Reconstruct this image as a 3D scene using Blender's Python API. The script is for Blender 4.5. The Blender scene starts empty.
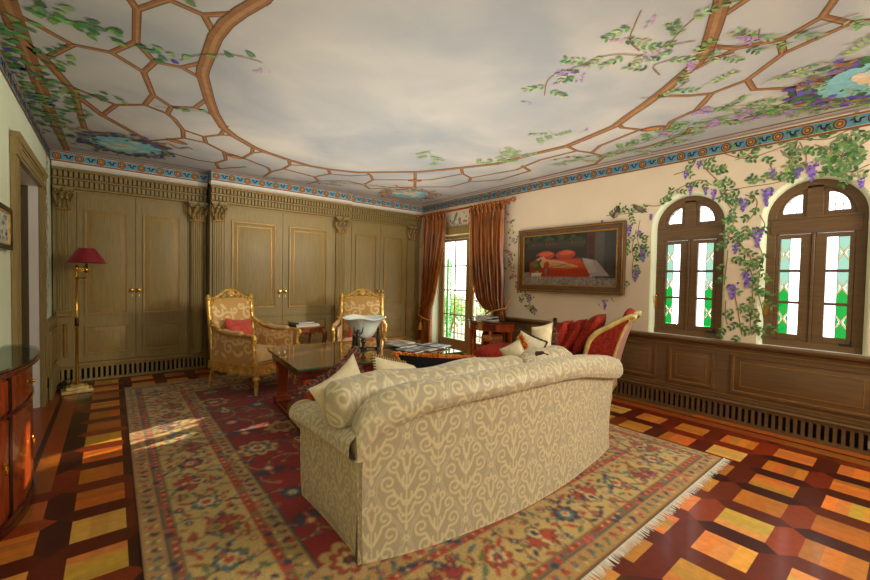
# A panelled drawing room with a painted ceiling, damask sofa, rug and gilt chairs
import bpy, bmesh, math, random
import numpy as np
from mathutils import Matrix, Vector, Euler
PI = math.pi
scene = bpy.context.scene
COL = scene.collection

# ------------------------------------------------------------------ helpers
def lin(c):
    return tuple((v/255/12.92 if v/255 <= .04045 else ((v/255+.055)/1.055)**2.4) for v in c[:3])

class MB:
    """collects geometry for ONE mesh object"""
    def __init__(s):
        s.v = []; s.f = []; s.m = []; s.c = []; s.M = Matrix.Identity(4); s.mat = 0; s.col = (1, 1, 1); s.anycol = False
    def add(s, vs, fs, mat=None, col=None):
        o = len(s.v); M = s.M
        s.v += [tuple(M @ Vector(p)) for p in vs]
        mi = s.mat if mat is None else mat
        if col is not None: s.anycol = True
        cc = s.col if col is None else col
        for f in fs:
            s.f.append([o+i for i in f]); s.m.append(mi); s.c.append(cc)
        return s
    def box(s, x0, y0, z0, x1, y1, z1, mat=None, col=None):
        vs = [(x0,y0,z0),(x1,y0,z0),(x1,y1,z0),(x0,y1,z0),(x0,y0,z1),(x1,y0,z1),(x1,y1,z1),(x0,y1,z1)]
        return s.add(vs, [(0,3,2,1),(4,5,6,7),(0,1,5,4),(1,2,6,5),(2,3,7,6),(3,0,4,7)], mat, col)
    def prism(s, poly, h0, h1, axis='z', mat=None, col=None):
        """poly: 2D points; extruded along axis from h0 to h1"""
        def P(a, b, h): return {'z': (a, b, h), 'y': (a, h, b), 'x': (h, a, b)}[axis]
        n = len(poly)
        vs = [P(a, b, h0) for a, b in poly]+[P(a, b, h1) for a, b in poly]
        fs = [tuple(range(n-1, -1, -1)), tuple(range(n, 2*n))]+[(i, (i+1) % n, n+(i+1) % n, n+i) for i in range(n)]
        return s.add(vs, fs, mat, col)
    def lathe(s, prof, c=(0, 0, 0), n=16, a0=0, a1=2*PI, sx=1, sy=1, mat=None, col=None):
        full = abs(a1-a0-2*PI) < 1e-6; k = n if full else n+1
        vs = []
        for i in range(k):
            a = a0+(a1-a0)*i/n
            for r, z in prof: vs.append((c[0]+r*math.cos(a)*sx, c[1]+r*math.sin(a)*sy, c[2]+z))
        L = len(prof); fs = []
        for i in range(n):
            j = (i+1) % k
            for q in range(L-1): fs.append((i*L+q, j*L+q, j*L+q+1, i*L+q+1))
        if full:
            if prof[0][0] > 1e-4: fs.append(tuple(i*L for i in range(n-1, -1, -1)))
            if prof[-1][0] > 1e-4: fs.append(tuple(i*L+L-1 for i in range(n)))
        return s.add(vs, fs, mat, col)
    def tube(s, pts, r, n=8, mat=None, col=None, cap=True, closed=False):
        pts = [Vector(p) for p in pts]; N = len(pts)
        rs = r if isinstance(r, (list, tuple)) else [r]*N
        vs = []; up = None
        for i, p in enumerate(pts):
            if closed: t = pts[(i+1) % N]-pts[i-1]
            else: t = pts[min(i+1, N-1)]-pts[max(i-1, 0)]
            if t.length < 1e-9: t = Vector((0, 0, 1))
            t.normalize()
            if up is None:
                up = Vector((0, 0, 1)) if abs(t.z) < .9 else Vector((1, 0, 0))
            up = (up-t*up.dot(t))
            if up.length < 1e-6: up = t.orthogonal()
            up.normalize(); b = t.cross(up)
            for k in range(n):
                a = 2*PI*k/n; vs.append(tuple(p+(up*math.cos(a)+b*math.sin(a))*rs[i]))
        fs = []
        for i in range(N if closed else N-1):
            j = (i+1) % N
            for k in range(n): fs.append((i*n+k, i*n+(k+1) % n, j*n+(k+1) % n, j*n+k))
        if cap and not closed:
            fs.append(tuple(range(n-1, -1, -1))); fs.append(tuple((N-1)*n+k for k in range(n)))
        return s.add(vs, fs, mat, col)
    def grid(s, fn, nu, nv, cu=False, cv=False, mat=None, col=None):
        ku = nu if cu else nu+1; kv = nv if cv else nv+1
        vs = [fn(i/nu, j/nv) for i in range(ku) for j in range(kv)]
        fs = [(i*kv+j, ((i+1) % ku)*kv+j, ((i+1) % ku)*kv+(j+1) % kv, i*kv+(j+1) % kv) for i in range(nu) for j in range(nv)]
        return s.add(vs, fs, mat, col)
    def ell(s, c, r, nu=12, nv=8, mat=None, col=None):
        def f(u, v):
            a = 2*PI*u; b = PI*(v-.5)
            return (c[0]+r[0]*math.cos(b)*math.cos(a), c[1]+r[1]*math.cos(b)*math.sin(a), c[2]+r[2]*math.sin(b))
        return s.grid(f, nu, nv, cu=True, mat=mat, col=col)
    def flat(s, pts, mat=None, col=None):
        return s.add(pts, [tuple(range(len(pts)))], mat, col)
    def build(s, name, mats, parent=None, smooth=40, bevel=0, tri=False):
        me = bpy.data.meshes.new(name)
        me.from_pydata(s.v, [], s.f)
        if not isinstance(mats, (list, tuple)): mats = [mats]
        for m in mats: me.materials.append(m)
        me.polygons.foreach_set('material_index', s.m)
        if s.anycol:
            at = me.color_attributes.new('Col', 'FLOAT_COLOR', 'CORNER')
            arr = np.ones((len(me.loops), 4), np.float32); k = 0
            for f, c in zip(s.f, s.c):
                arr[k:k+len(f), :3] = c; k += len(f)
            at.data.foreach_set('color', arr.ravel())
        if smooth:
            me.polygons.foreach_set('use_smooth', [True]*len(me.polygons))
            me.set_sharp_from_angle(angle=math.radians(smooth))
        me.update()
        o = bpy.data.objects.new(name, me); COL.objects.link(o)
        if parent: o.parent = parent
        if bevel:
            b = o.modifiers.new('bevel', 'BEVEL'); b.width = bevel; b.segments = 2; b.limit_method = 'ANGLE'; b.angle_limit = math.radians(50); b.harden_normals = False
        return o

def thing(name, label, cat, loc=(0, 0, 0), rz=0, group=None):
    o = bpy.data.objects.new(name, None); COL.objects.link(o); o.empty_display_size = .05
    o.location = loc; o.rotation_euler = (0, 0, rz)
    return tag(o, label, cat, group)
def tag(o, label, cat, group=None):
    o['label'] = label; o['category'] = cat
    if group: o['group'] = group
    return o
def struct(o, label=None, cat=None):
    o['kind'] = 'structure'
    if label: o['label'] = label
    if cat: o['category'] = cat
    return o
def dup(root, loc, rz, label=None):
    r = root.copy(); COL.objects.link(r); r.location = loc; r.rotation_euler = (0, 0, rz)
    if label: r['label'] = label
    for ch in list(root.children):
        c = ch.copy(); COL.objects.link(c); c.parent = r
        for g in list(ch.children):
            d = g.copy(); COL.objects.link(d); d.parent = c
    return r
def T(x, y, z): return Matrix.Translation((x, y, z))
def Rz(a): return Matrix.Rotation(a, 4, 'Z')
def Rx(a): return Matrix.Rotation(a, 4, 'X')
def Ry(a): return Matrix.Rotation(a, 4, 'Y')
def interp(x, tab):
    if x <= tab[0][0]: return tab[0][1]
    for (a, va), (b, vb) in zip(tab, tab[1:]):
        if x <= b:
            t = (x-a)/(b-a); t = t*t*(3-2*t) if False else t
            return va+(vb-va)*t
    return tab[-1][1]
def catmull(pts, n=6):
    out = []; P = [Vector(p) for p in pts]; N = len(P)
    for i in range(N-1):
        p0, p1, p2, p3 = P[max(i-1, 0)], P[i], P[i+1], P[min(i+2, N-1)]
        for k in range(n):
            t = k/n
            out.append(.5*((2*p1)+(p2-p0)*t+(2*p0-5*p1+4*p2-p3)*t*t+(3*p1-p0-3*p2+p3)*t**3))
    out.append(P[-1]); return out

# ------------------------------------------------------------------ materials
def nt(name):
    m = bpy.data.materials.new(name); m.use_nodes = True; n = m.node_tree
    return m, n, n.nodes['Principled BSDF']
def mat(name, rgb, rough=.5, metal=0, var=.12, scale=8, stretch=(1, 1, 1), bump=0, spec=.5, coat=0, sheen=0, rgb2=None, detail=4):
    """procedural: noise-driven variation between two tones of a colour"""
    m, n, b = nt(name)
    tc = n.nodes.new('ShaderNodeTexCoord'); mp = n.nodes.new('ShaderNodeMapping'); no = n.nodes.new('ShaderNodeTexNoise'); cr = n.nodes.new('ShaderNodeMix')
    mp.inputs['Scale'].default_value = stretch; no.inputs['Scale'].default_value = scale; no.inputs['Detail'].default_value = detail
    n.links.new(tc.outputs['Object'], mp.inputs['Vector']); n.links.new(mp.outputs['Vector'], no.inputs['Vector'])
    cr.data_type = 'RGBA'
    c = lin(rgb)
    lo = tuple(v*(1-var) for v in c) if rgb2 is None else lin(rgb2)
    hi = tuple(min(1, v*(1+var)) for v in c) if rgb2 is None else c
    cr.inputs[6].default_value = (*lo, 1); cr.inputs[7].default_value = (*hi, 1)
    ra = n.nodes.new('ShaderNodeMapRange'); ra.inputs[1].default_value = .3; ra.inputs[2].default_value = .7
    n.links.new(no.outputs['Fac'], ra.inputs[0]); n.links.new(ra.outputs[0], cr.inputs[0])
    n.links.new(cr.outputs[2], b.inputs['Base Color'])
    b.inputs['Roughness'].default_value = rough; b.inputs['Metallic'].default_value = metal
    b.inputs['Specular IOR Level'].default_value = spec
    b.inputs['Coat Weight'].default_value = coat; b.inputs['Coat Roughness'].default_value = .08
    b.inputs['Sheen Weight'].default_value = sheen
    if bump:
        bp = n.nodes.new('ShaderNodeBump'); bp.inputs['Strength'].default_value = bump; bp.inputs['Distance'].default_value = .01
        n.links.new(no.outputs['Fac'], bp.inputs['Height']); n.links.new(bp.outputs[0], b.inputs['Normal'])
    return m
def colmat(name, rough=.5, var=.15, scale=30, stretch=(1, 1, 1), coat=0, spec=.5, sheen=0, bump=0, metal=0):
    """colour comes from the mesh colour attribute, varied by noise"""
    m, n, b = nt(name)
    at = n.nodes.new('ShaderNodeAttribute'); at.attribute_name = 'Col'
    tc = n.nodes.new('ShaderNodeTexCoord'); mp = n.nodes.new('ShaderNodeMapping'); no = n.nodes.new('ShaderNodeTexNoise')
    mp.inputs['Scale'].default_value = stretch; no.inputs['Scale'].default_value = scale; no.inputs['Detail'].default_value = 5
    n.links.new(tc.outputs['Object'], mp.inputs['Vector']); n.links.new(mp.outputs['Vector'], no.inputs['Vector'])
    ra = n.nodes.new('ShaderNodeMapRange'); ra.inputs[1].default_value = .3; ra.inputs[2].default_value = .7; ra.inputs[3].default_value = 1-var; ra.inputs[4].default_value = 1+var
    n.links.new(no.outputs['Fac'], ra.inputs[0])
    vm = n.nodes.new('ShaderNodeVectorMath'); vm.operation = 'SCALE'
    n.links.new(at.outputs['Color'], vm.inputs[0]); n.links.new(ra.outputs[0], vm.inputs['Scale'])
    n.links.new(vm.outputs[0], b.inputs['Base Color'])
    b.inputs['Roughness'].default_value = rough; b.inputs['Coat Weight'].default_value = coat; b.inputs['Coat Roughness'].default_value = .1
    b.inputs['Specular IOR Level'].default_value = spec; b.inputs['Sheen Weight'].default_value = sheen; b.inputs['Metallic'].default_value = metal
    if bump:
        bp = n.nodes.new('ShaderNodeBump'); bp.inputs['Strength'].default_value = bump; bp.inputs['Distance'].default_value = .01
        n.links.new(no.outputs['Fac'], bp.inputs['Height']); n.links.new(bp.outputs[0], b.inputs['Normal'])
    return m
def glassmat(name, rgb, gloss=.08):
    m, n, b = nt(name); n.nodes.remove(b)
    tr = n.nodes.new('ShaderNodeBsdfTransparent'); gl = n.nodes.new('ShaderNodeBsdfGlossy'); mx = n.nodes.new('ShaderNodeMixShader')
    no = n.nodes.new('ShaderNodeTexNoise'); no.inputs['Scale'].default_value = 25
    mi = n.nodes.new('ShaderNodeMix'); mi.data_type = 'RGBA'
    c = lin(rgb); mi.inputs[6].default_value = (*[v*.85 for v in c], 1); mi.inputs[7].default_value = (*c, 1)
    n.links.new(no.outputs['Fac'], mi.inputs[0]); n.links.new(mi.outputs[2], tr.inputs['Color'])
    gl.inputs['Roughness'].default_value = .03; mx.inputs[0].default_value = gloss
    n.links.new(tr.outputs[0], mx.inputs[1]); n.links.new(gl.outputs[0], mx.inputs[2])
    n.links.new(mx.outputs[0], n.nodes['Material Output'].inputs['Surface'])
    return m

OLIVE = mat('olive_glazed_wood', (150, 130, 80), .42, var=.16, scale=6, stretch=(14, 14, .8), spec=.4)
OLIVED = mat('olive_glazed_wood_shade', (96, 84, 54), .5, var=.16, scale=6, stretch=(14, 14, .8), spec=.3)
OLIVEH = mat('brown_shaded_wood', (106, 80, 50), .4, var=.18, scale=5, stretch=(1, 1, 12), spec=.4)  # brown frames; on the wainscot, shadow on olive wood put into the colour
GILTLINE = mat('gilt_line', (176, 124, 48), .35, metal=.5, var=.2, scale=20)
GILT = mat('gilding', (228, 186, 98), .3, metal=.5, var=.28, scale=22, bump=.3)
GILTP = mat('pale_gilding', (232, 205, 132), .35, metal=.5, var=.3, scale=16)
BRASS = mat('brass', (210, 160, 62), .22, metal=.9, var=.12, scale=12)
DARKGAP = mat('recess_shade', (22, 18, 14), .9, var=.2, scale=20)  # near-black backing stands in for shade behind the grille slats
CREAM = mat('cream_plaster', (224, 205, 176), .85, var=.035, scale=2.2)
LEFTWALL = mat('daylit_plaster', (228, 238, 204), .85, var=.03, scale=2.2)  # outside light on the left wall put into this pale green tone
WHITE = mat('white_paint', (236, 232, 220), .5, var=.03, scale=4)
PAINT = colmat('mural_paint', rough=.8, var=.14, scale=26)
WOODFLOOR = colmat('parquet', rough=.34, var=.13, scale=22, stretch=(1, 1, 1), coat=.10, spec=.3)
MAHOG = mat('mahogany', (150, 60, 22), .22, var=.4, scale=5, stretch=(9, 1.5, 1.2), coat=.6)
MAHOGD = mat('dark_mahogany', (88, 30, 14), .22, var=.35, scale=5, stretch=(2, 9, 2), coat=.6)
WALNUT = mat('carved_walnut', (150, 88, 44), .3, var=.3, scale=8, stretch=(3, 3, 1), coat=.3)
DAMASK = colmat('cream_damask', rough=.46, var=.05, scale=160, spec=.5, sheen=.25, bump=.06)
CREAMF = mat('cream_brocade', (226, 210, 168), .6, var=.1, scale=26, sheen=.3, bump=.1)
GOLDF = colmat('gold_damask', rough=.5, var=.06, scale=120, sheen=.3, spec=.5)
RUGM = colmat('rug_wool', rough=.95, var=.2, scale=110, spec=.1, sheen=.15, bump=.5)
REDF = mat('red_chenille', (176, 58, 36), .75, var=.4, scale=40, sheen=.0, rgb2=(122, 26, 20), bump=.35, spec=.2)
REDL = mat('red_and_cream_damask', (222, 150, 120), .7, scale=48, sheen=.3, rgb2=(150, 30, 34))
REDP = mat('coral_red_brocade', (206, 84, 60), .6, scale=38, sheen=.3, rgb2=(176, 44, 38), bump=.1)
BROWNFR = colmat('brown_fringe', rough=.8, var=.3, scale=60)
ORANGEFR = colmat('orange_fringe', rough=.8, var=.25, scale=60)
BLACKF = mat('black_velvet', (14, 12, 11), .9, var=.3, scale=20, spec=.15)
SILK = mat('copper_silk', (166, 92, 26), .3, scale=5, stretch=(1, 4, .5), sheen=.0, rgb2=(88, 44, 8), spec=.5)
SILKD = mat('curtain_trim', (196, 140, 62), .5, var=.3, scale=40)
REDSHADE = mat('crimson_lampshade', (150, 14, 42), .6, var=.1, scale=10, sheen=.2)
BRONZE = mat('dark_bronze', (62, 62, 56), .35, metal=.7, var=.3, scale=14)
GLASSTOP = None
LEAD = mat('leading', (214, 196, 150), .5, var=.15, scale=30)
BLACK = mat('black_plastic', (16, 16, 18), .5, var=.1, scale=10)
BEIGEPLATE = mat('beige_plate', (150, 138, 96), .5, var=.05, scale=10)
GREENSH = mat('green_shutter_paint', (20, 170, 60), .5, var=.08, scale=8)
IRON = mat('painted_iron', (120, 124, 116), .5, var=.1, scale=8)
LEAFM = colmat('foliage', rough=.6, var=.3, scale=9)
STONE = mat('terrace_stone', (196, 186, 164), .8, var=.12, scale=4)
def mk_glass_top():
    m, n, b = nt('table_glass')
    b.inputs['Base Color'].default_value = (*lin((30, 26, 14)), 1); b.inputs['Roughness'].default_value = .02
    no = n.nodes.new('ShaderNodeTexNoise'); no.inputs['Scale'].default_value = 2.5
    mi = n.nodes.new('ShaderNodeMix'); mi.data_type = 'RGBA'; mi.inputs[6].default_value = (*lin((84, 56, 24)), 1); mi.inputs[7].default_value = (*lin((108, 72, 32)), 1)
    n.links.new(no.outputs['Fac'], mi.inputs[0]); n.links.new(mi.outputs[2], b.inputs['Base Color'])
    b.inputs['Specular IOR Level'].default_value = 1.0; b.inputs['IOR'].default_value = 1.6
    return m
GLASSTOP = mk_glass_top()
GLASSEDGE = mat('green_glass_edge', (34, 96, 54), .1, var=.1, scale=10)
def mk_bowl():
    m, n, b = nt('frosted_glass')
    no = n.nodes.new('ShaderNodeTexNoise'); no.inputs['Scale'].default_value = 22; no.inputs['Detail'].default_value = 3
    mi = n.nodes.new('ShaderNodeMix'); mi.data_type = 'RGBA'; mi.inputs[6].default_value = (*lin((222, 240, 230)), 1); mi.inputs[7].default_value = (*lin((252, 255, 252)), 1)
    n.links.new(no.outputs['Fac'], mi.inputs[0]); n.links.new(mi.outputs[2], b.inputs['Base Color'])
    b.inputs['Transmission Weight'].default_value = .12; b.inputs['Roughness'].default_value = .25
    bp = n.nodes.new('ShaderNodeBump'); bp.inputs['Strength'].default_value = .5; bp.inputs['Distance'].default_value = .01
    n.links.new(no.outputs['Fac'], bp.inputs['Height']); n.links.new(bp.outputs[0], b.inputs['Normal'])
    return m
BOWLG = mk_bowl()
CLEAR = glassmat('clear_glass', (250, 252, 250)); PALEG = glassmat('pale_green_glass', (98, 126, 110)); GREENG = glassmat('green_glass', (4, 100, 34)); LEADG = glassmat('amber_leaded_glass', (136, 122, 84)); LEADK = mat('lead_came', (120, 84, 40), .5, var=.15, scale=30)

# ------------------------------------------------------------------ colour canvas for woven patterns (becomes mesh colours)
class Canvas:
    def __init__(s, w, h, res, base):
        s.res = res; s.nx = int(round(w*res)); s.ny = int(round(h*res)); s.a = np.empty((s.ny, s.nx, 3), np.float32); s.a[:] = lin(base)
        s.wrap = False
    def win(s, x0, y0, x1, y1):
        i0 = int(math.floor(x0*s.res)); i1 = int(math.ceil(x1*s.res))+1; j0 = int(math.floor(y0*s.res)); j1 = int(math.ceil(y1*s.res))+1
        ii = np.arange(i0, i1); jj = np.arange(j0, j1)
        if not s.wrap:
            ii = ii[(ii >= 0) & (ii < s.nx)]; jj = jj[(jj >= 0) & (jj < s.ny)]
        if len(ii) == 0 or len(jj) == 0: return None
        X, Y = np.meshgrid((ii+.5)/s.res, (jj+.5)/s.res)
        return ii % s.nx, jj % s.ny, X, Y
    def put(s, w, mask, col):
        ii, jj = w[0], w[1]; sub = s.a[np.ix_(jj, ii)]; sub[mask] = lin(col); s.a[np.ix_(jj, ii)] = sub
    def ell(s, x, y, rx, ry, col, ang=0):
        r = max(rx, ry); w = s.win(x-r, y-r, x+r, y+r)
        if w is None: return
        X, Y = w[2]-x, w[3]-y; c, sn = math.cos(ang), math.sin(ang)
        u = (X*c+Y*sn)/rx; v = (-X*sn+Y*c)/ry; s.put(w, u*u+v*v <= 1, col)
    def flower(s, x, y, r, col, k=6, ph=0, depth=.3):
        w = s.win(x-r, y-r, x+r, y+r)
        if w is None: return
        X, Y = w[2]-x, w[3]-y; a = np.arctan2(Y, X); d = np.hypot(X, Y)
        s.put(w, d <= r*(1-depth+depth*np.abs(np.cos(k*(a-ph)/2))), col)
    def leaf(s, x, y, L, W, ang, col):
        r = L; w = s.win(x-r, y-r, x+r, y+r)
        if w is None: return
        X, Y = w[2]-x, w[3]-y; c, sn = math.cos(ang), math.sin(ang); u = (X*c+Y*sn)/L; v = np.abs(-X*sn+Y*c)/W
        s.put(w, (np.abs(u) <= 1) & (v <= (1-u*u)), col)
    def stroke(s, pts, wd, col):
        for i, ((x0, y0), (x1, y1)) in enumerate(zip(pts, pts[1:])):
            wdt = wd if not isinstance(wd, list) else wd[i]
            h = wdt/2; w = s.win(min(x0, x1)-h, min(y0, y1)-h, max(x0, x1)+h, max(y0, y1)+h)
            if w is None: continue
            dx, dy = x1-x0, y1-y0; L2 = dx*dx+dy*dy+1e-12
            t = np.clip(((w[2]-x0)*dx+(w[3]-y0)*dy)/L2, 0, 1); d = np.hypot(w[2]-x0-t*dx, w[3]-y0-t*dy)
            s.put(w, d <= h, col)
    def blur(s, n=1):
        for _ in range(n):
            s.a = (s.a*2+np.roll(s.a, 1, 0)+np.roll(s.a, -1, 0)+np.roll(s.a, 1, 1)+np.roll(s.a, -1, 1))/6
    def sample(s, X, Y):
        i = np.floor(X*s.res).astype(int) % s.nx; j = np.floor(Y*s.res).astype(int) % s.ny
        return s.a[j, i]

def spiral(cx, cy, R, a0, turns, n=26, end=.22):
    return [(cx+R*(1-(1-end)*k/n)*math.cos(a0+turns*2*PI*k/n), cy+R*(1-(1-end)*k/n)*math.sin(a0+turns*2*PI*k/n)) for k in range(n+1)]
def quad(p, q, r, n=10):
    return [((1-t)**2*p[0]+2*t*(1-t)*q[0]+t*t*r[0], (1-t)**2*p[1]+2*t*(1-t)*q[1]+t*t*r[1]) for t in [k/n for k in range(n+1)]]
def damask_tile(res=420, ground=(182, 167, 134), pat=(220, 206, 162), line=(208, 197, 166)):
    TW, TH = .34, .50
    c = Canvas(TW, TH, res, ground); c.wrap = True
    for ox, sg in ((0, -1), (TW/2, 1)):                                 # ogee lattice of double lines
        for q in (-.0065, .0065):
            c.stroke([(ox+q+sg*.2*TW*math.cos(2*PI*(y/TH-.25)), y) for y in np.linspace(0, TH, 60)], .005, line)
    for cx, cy in ((TW*.25, TH*.25), (TW*.75, TH*.75)):
        def S(p, w=.0118): c.stroke([(cx+a, cy+b) for a, b in p], w, pat)
        S([(0, -.19), (0, .10)], .008)
        for sg in (-1, 1):
            for (sx, sy), R, y0, a0, tr in (((.068, -.055), .041, -.14, -2.3, 1.2), ((.090, .034), .041, -.07, -2.1, 1.2), ((.062, .116), .036, .0, -1.9, 1.15), ((.022, .168), .022, .07, -1.7, .95)):
                sp = spiral(sx, sy, R, a0, tr, 30, .28)
                q = quad((.002, y0), (sx*.4, y0+.005), sp[0])
                S([(sg*a, b) for a, b in q+sp])
            S([(sg*a, b) for a, b in quad((0, -.175), (.034, -.165), (.040, -.125))]); S([(sg*a, b) for a, b in quad((0, -.09), (.03, -.08), (.026, -.03))]); S([(sg*a, b) for a, b in quad((0, -.01), (.024, .01), (.016, .055))])
            c.ell(cx+sg*.018, cy-.135, .009, .009, pat)
        c.leaf(cx, cy-.195, .026, .011, PI/2, pat); c.leaf(cx, cy+.19, .02, .009, PI/2, pat)
    for cx, cy in ((TW*.25, TH*.75), (TW*.75, TH*.25)):
        c.flower(cx, cy, .019, pat, 6); c.ell(cx, cy, .006, .006, ground)
    c.blur(1)
    return c
DTILE = damask_tile()

def surf(name, P, S, canvas, material, parent, closed_v=False, cols=None, off=(0, 0)):
    """P: (nu,nv,3) points, S: (nu,nv,2) pattern coordinates -> mesh with colours"""
    nu, nv = P.shape[:2]
    idx = np.arange(nu*nv).reshape(nu, nv)
    a = idx[:-1, :-1]; b = idx[1:, :-1]; c = idx[1:, 1:]; d = idx[:-1, 1:]
    F = np.stack([a, b, c, d], -1).reshape(-1, 4)
    me = bpy.data.meshes.new(name)
    me.vertices.add(nu*nv); me.vertices.foreach_set('co', P.astype(np.float32).ravel())
    me.loops.add(F.size); me.loops.foreach_set('vertex_index', F.ravel().astype(np.int32))
    me.polygons.add(len(F)); me.polygons.foreach_set('loop_start', np.arange(0, F.size, 4, dtype=np.int32)); me.polygons.foreach_set('loop_total', np.full(len(F), 4, np.int32))
    me.update(calc_edges=True); me.validate()
    at = me.color_attributes.new('Col', 'FLOAT_COLOR', 'POINT')
    rgb = cols if cols is not None else canvas.sample(S[..., 0]+off[0], S[..., 1]+off[1])
    arr = np.ones((nu*nv, 4), np.float32); arr[:, :3] = rgb.reshape(-1, 3)
    at.data.foreach_set('color', arr.ravel())
    me.polygons.foreach_set('use_smooth', np.ones(len(F), bool))
    me.materials.append(material)
    o = bpy.data.objects.new(name, me); COL.objects.link(o)
    if parent: o.parent = parent
    return o
def resample(pts, n):
    p = np.array(pts, float); d = np.r_[0, np.cumsum(np.linalg.norm(np.diff(p, axis=0), axis=1))]
    t = np.linspace(0, d[-1], n); return np.stack([np.interp(t, d, p[:, k]) for k in range(p.shape[1])], -1), t
# ------------------------------------------------------------------ the setting
XL, XR, YN, YB = -.56, 4.754, -1.7, 6.75
ZC = 2.79
YLB, YMB, YTB = 6.56, 6.30, 6.36          # fronts of the three cupboard bays
rnd = random.Random(7)

def jit(c, a): return lin(tuple(max(0, min(255, v*(1+rnd.uniform(-a, a)))) for v in c))

# --- floor
def make_floor():
    mb = MB()
    px, py, sx, sy = .3525, .358, .226, .23
    X0, Y0 = -.17, 2.27
    mb.flat([(-2.4, YN, -.001), (5.4, YN, -.001), (5.4, 7, -.001), (-2.4, 7, -.001)], col=lin((74, 28, 14)))
    bx, by = px-sx, py-sy
    J0, J1 = -11, 12
    light = [(214, 142, 58), (198, 120, 44), (222, 156, 74), (188, 108, 38), (206, 130, 52)]
    beamh = [(122, 44, 16), (104, 36, 14), (140, 54, 20), (84, 28, 14)]
    beamv = [(66, 22, 14), (92, 32, 14), (54, 18, 14), (110, 40, 16)]
    def q(x0, y0, x1, y1, col): mb.flat([(x0, y0, 0), (x1, y0, 0), (x1, y1, 0), (x0, y1, 0)], col=col)
    for i in range(-1, 13):
        for j in range(J0, J1):
            if i == -1 and j > 2: continue
            x0, y0 = X0+i*px, Y0+j*py; x1, y1 = x0+sx, y0+sy
            k = rnd.choice((3, 4, 4)); base = rnd.choice(light)
            for t in range(k):
                c = jit(base, .12)
                if (i+j) % 2: q(x0+sx*t/k, y0, x0+sx*(t+1)/k, y1, c)
                else: q(x0, y0+sy*t/k, x1, y0+sy*(t+1)/k, c)
            nx, ny = x1+bx/2, y1+by/2; mx, my = x0-bx/2, y0-by/2
            # beam along X above the square, beam along Y to its right
            mb.flat([(mx, ny, 0), (x0, y1, 0), (x1, y1, 0), (nx, ny, 0), (x1, y1+by, 0), (x0, y1+by, 0)], col=jit(rnd.choice(beamh), .1))
            mb.flat([(nx, my, 0), (x1+bx, y0, 0), (x1+bx, y1, 0), (nx, ny, 0), (x1, y1, 0), (x1, y0, 0)], col=jit(rnd.choice(beamv), .1))
            if i == -1 or (i == 0 and j > 2):
                mb.flat([(mx, my, 0), (x0, y0, 0), (x0, y1, 0), (mx, ny, 0), (x0-bx, y1, 0), (x0-bx, y0, 0)], col=jit(rnd.choice(beamv), .1))
    ya, yb = YN, 7.0
    yj = Y0+3*py
    # borders of long planks, with a dark stripe
    def border(x0, x1, stripe, y0, y1):
        xs = [x0]
        for a, b in stripe: xs += [a, b]
        xs.append(x1)
        for k in range(len(xs)-1):
            dark = k % 2 == 1; y = y0
            while y < y1-1e-6:
                e = min(y1, y+rnd.uniform(.5, 1.1))
                q(xs[k], y, xs[k+1], e, jit((60, 20, 14) if dark else (150, 78, 26), .14)); y = e
    border(-2.4, X0-bx, [(-.44, -.405)], yj, yb); q(-2.4, ya, -.8, yj, jit((110, 50, 18), .1))
    for y in (0, 1, 2): pass
    q(-.8, ya, X0-px-bx, yj, jit((120, 56, 20), .1))
    xr = X0+13*px
    border(xr, 5.4, [(xr+.13, xr+.165)], ya, yb)
    q(X0-bx, Y0+J1*py, xr, yb, jit((110, 44, 16), .1))
    o = mb.build('floor', WOODFLOOR, smooth=0)
    return struct(o)
make_floor()

# --- painted polygons used on the ceiling and walls
def P3c(x, y, k): return (x, y, ZC-.0012*k)
def strip(mb, pts, w, put, k, col, mat=1):
    P = [Vector((a, b)) for a, b in pts]; L = []; R = []
    for i, p in enumerate(P):
        t = (P[min(i+1, len(P)-1)]-P[max(i-1, 0)]).normalized(); n = Vector((-t.y, t.x))
        L.append(p+n*w/2); R.append(p-n*w/2)
    for i in range(len(P)-1):
        mb.flat([put(*R[i], k), put(*R[i+1], k), put(*L[i+1], k), put(*L[i], k)], mat, col)
def bars(mb, pts, w, put, k, col, mat=1):
    for i, ((x0, y0), (x1, y1)) in enumerate(zip(pts, pts[1:])):
        d = Vector((x1-x0, y1-y0)).normalized(); n = Vector((-d.y, d.x))*w/2; e = d*w*.3; a, b = Vector((x0, y0))-e, Vector((x1, y1))+e; kk = k+.02*(i % 9)
        mb.flat([put(*(a-n), kk), put(*(b-n), kk), put(*(b+n), kk), put(*(a+n), kk)], mat, col)
def blade(mb, x, y, L, W, a, put, k, col, mat=1, shape=None):
    k = k+rnd.random()*.9
    sh = shape or [(0, 0), (.25, .75), (.55, 1), (.85, .5), (1, 0), (.85, -.5), (.55, -1), (.25, -.75)]
    c, s_ = math.cos(a), math.sin(a)
    mb.flat([put(x+(u*L)*c-(v*W)*s_, y+(u*L)*s_+(v*W)*c, k) for u, v in sh], mat, col)
IVY = [(0, 0), (-.1, .5), (.15, 1), (.5, .75), (1, 0), (.5, -.75), (.15, -1), (-.1, -.5)]
GREENS = [(70, 128, 64), (96, 150, 76), (58, 110, 60), (122, 162, 88), (86, 138, 92)]
PALEGR = [(150, 176, 112), (166, 186, 126), (134, 166, 104)]
WALLGR = [(80, 118, 62), (104, 138, 78), (60, 98, 52), (130, 154, 94), (90, 128, 76)]
PURP = [(116, 84, 172), (138, 104, 188), (96, 74, 160), (150, 124, 196)]
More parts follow.
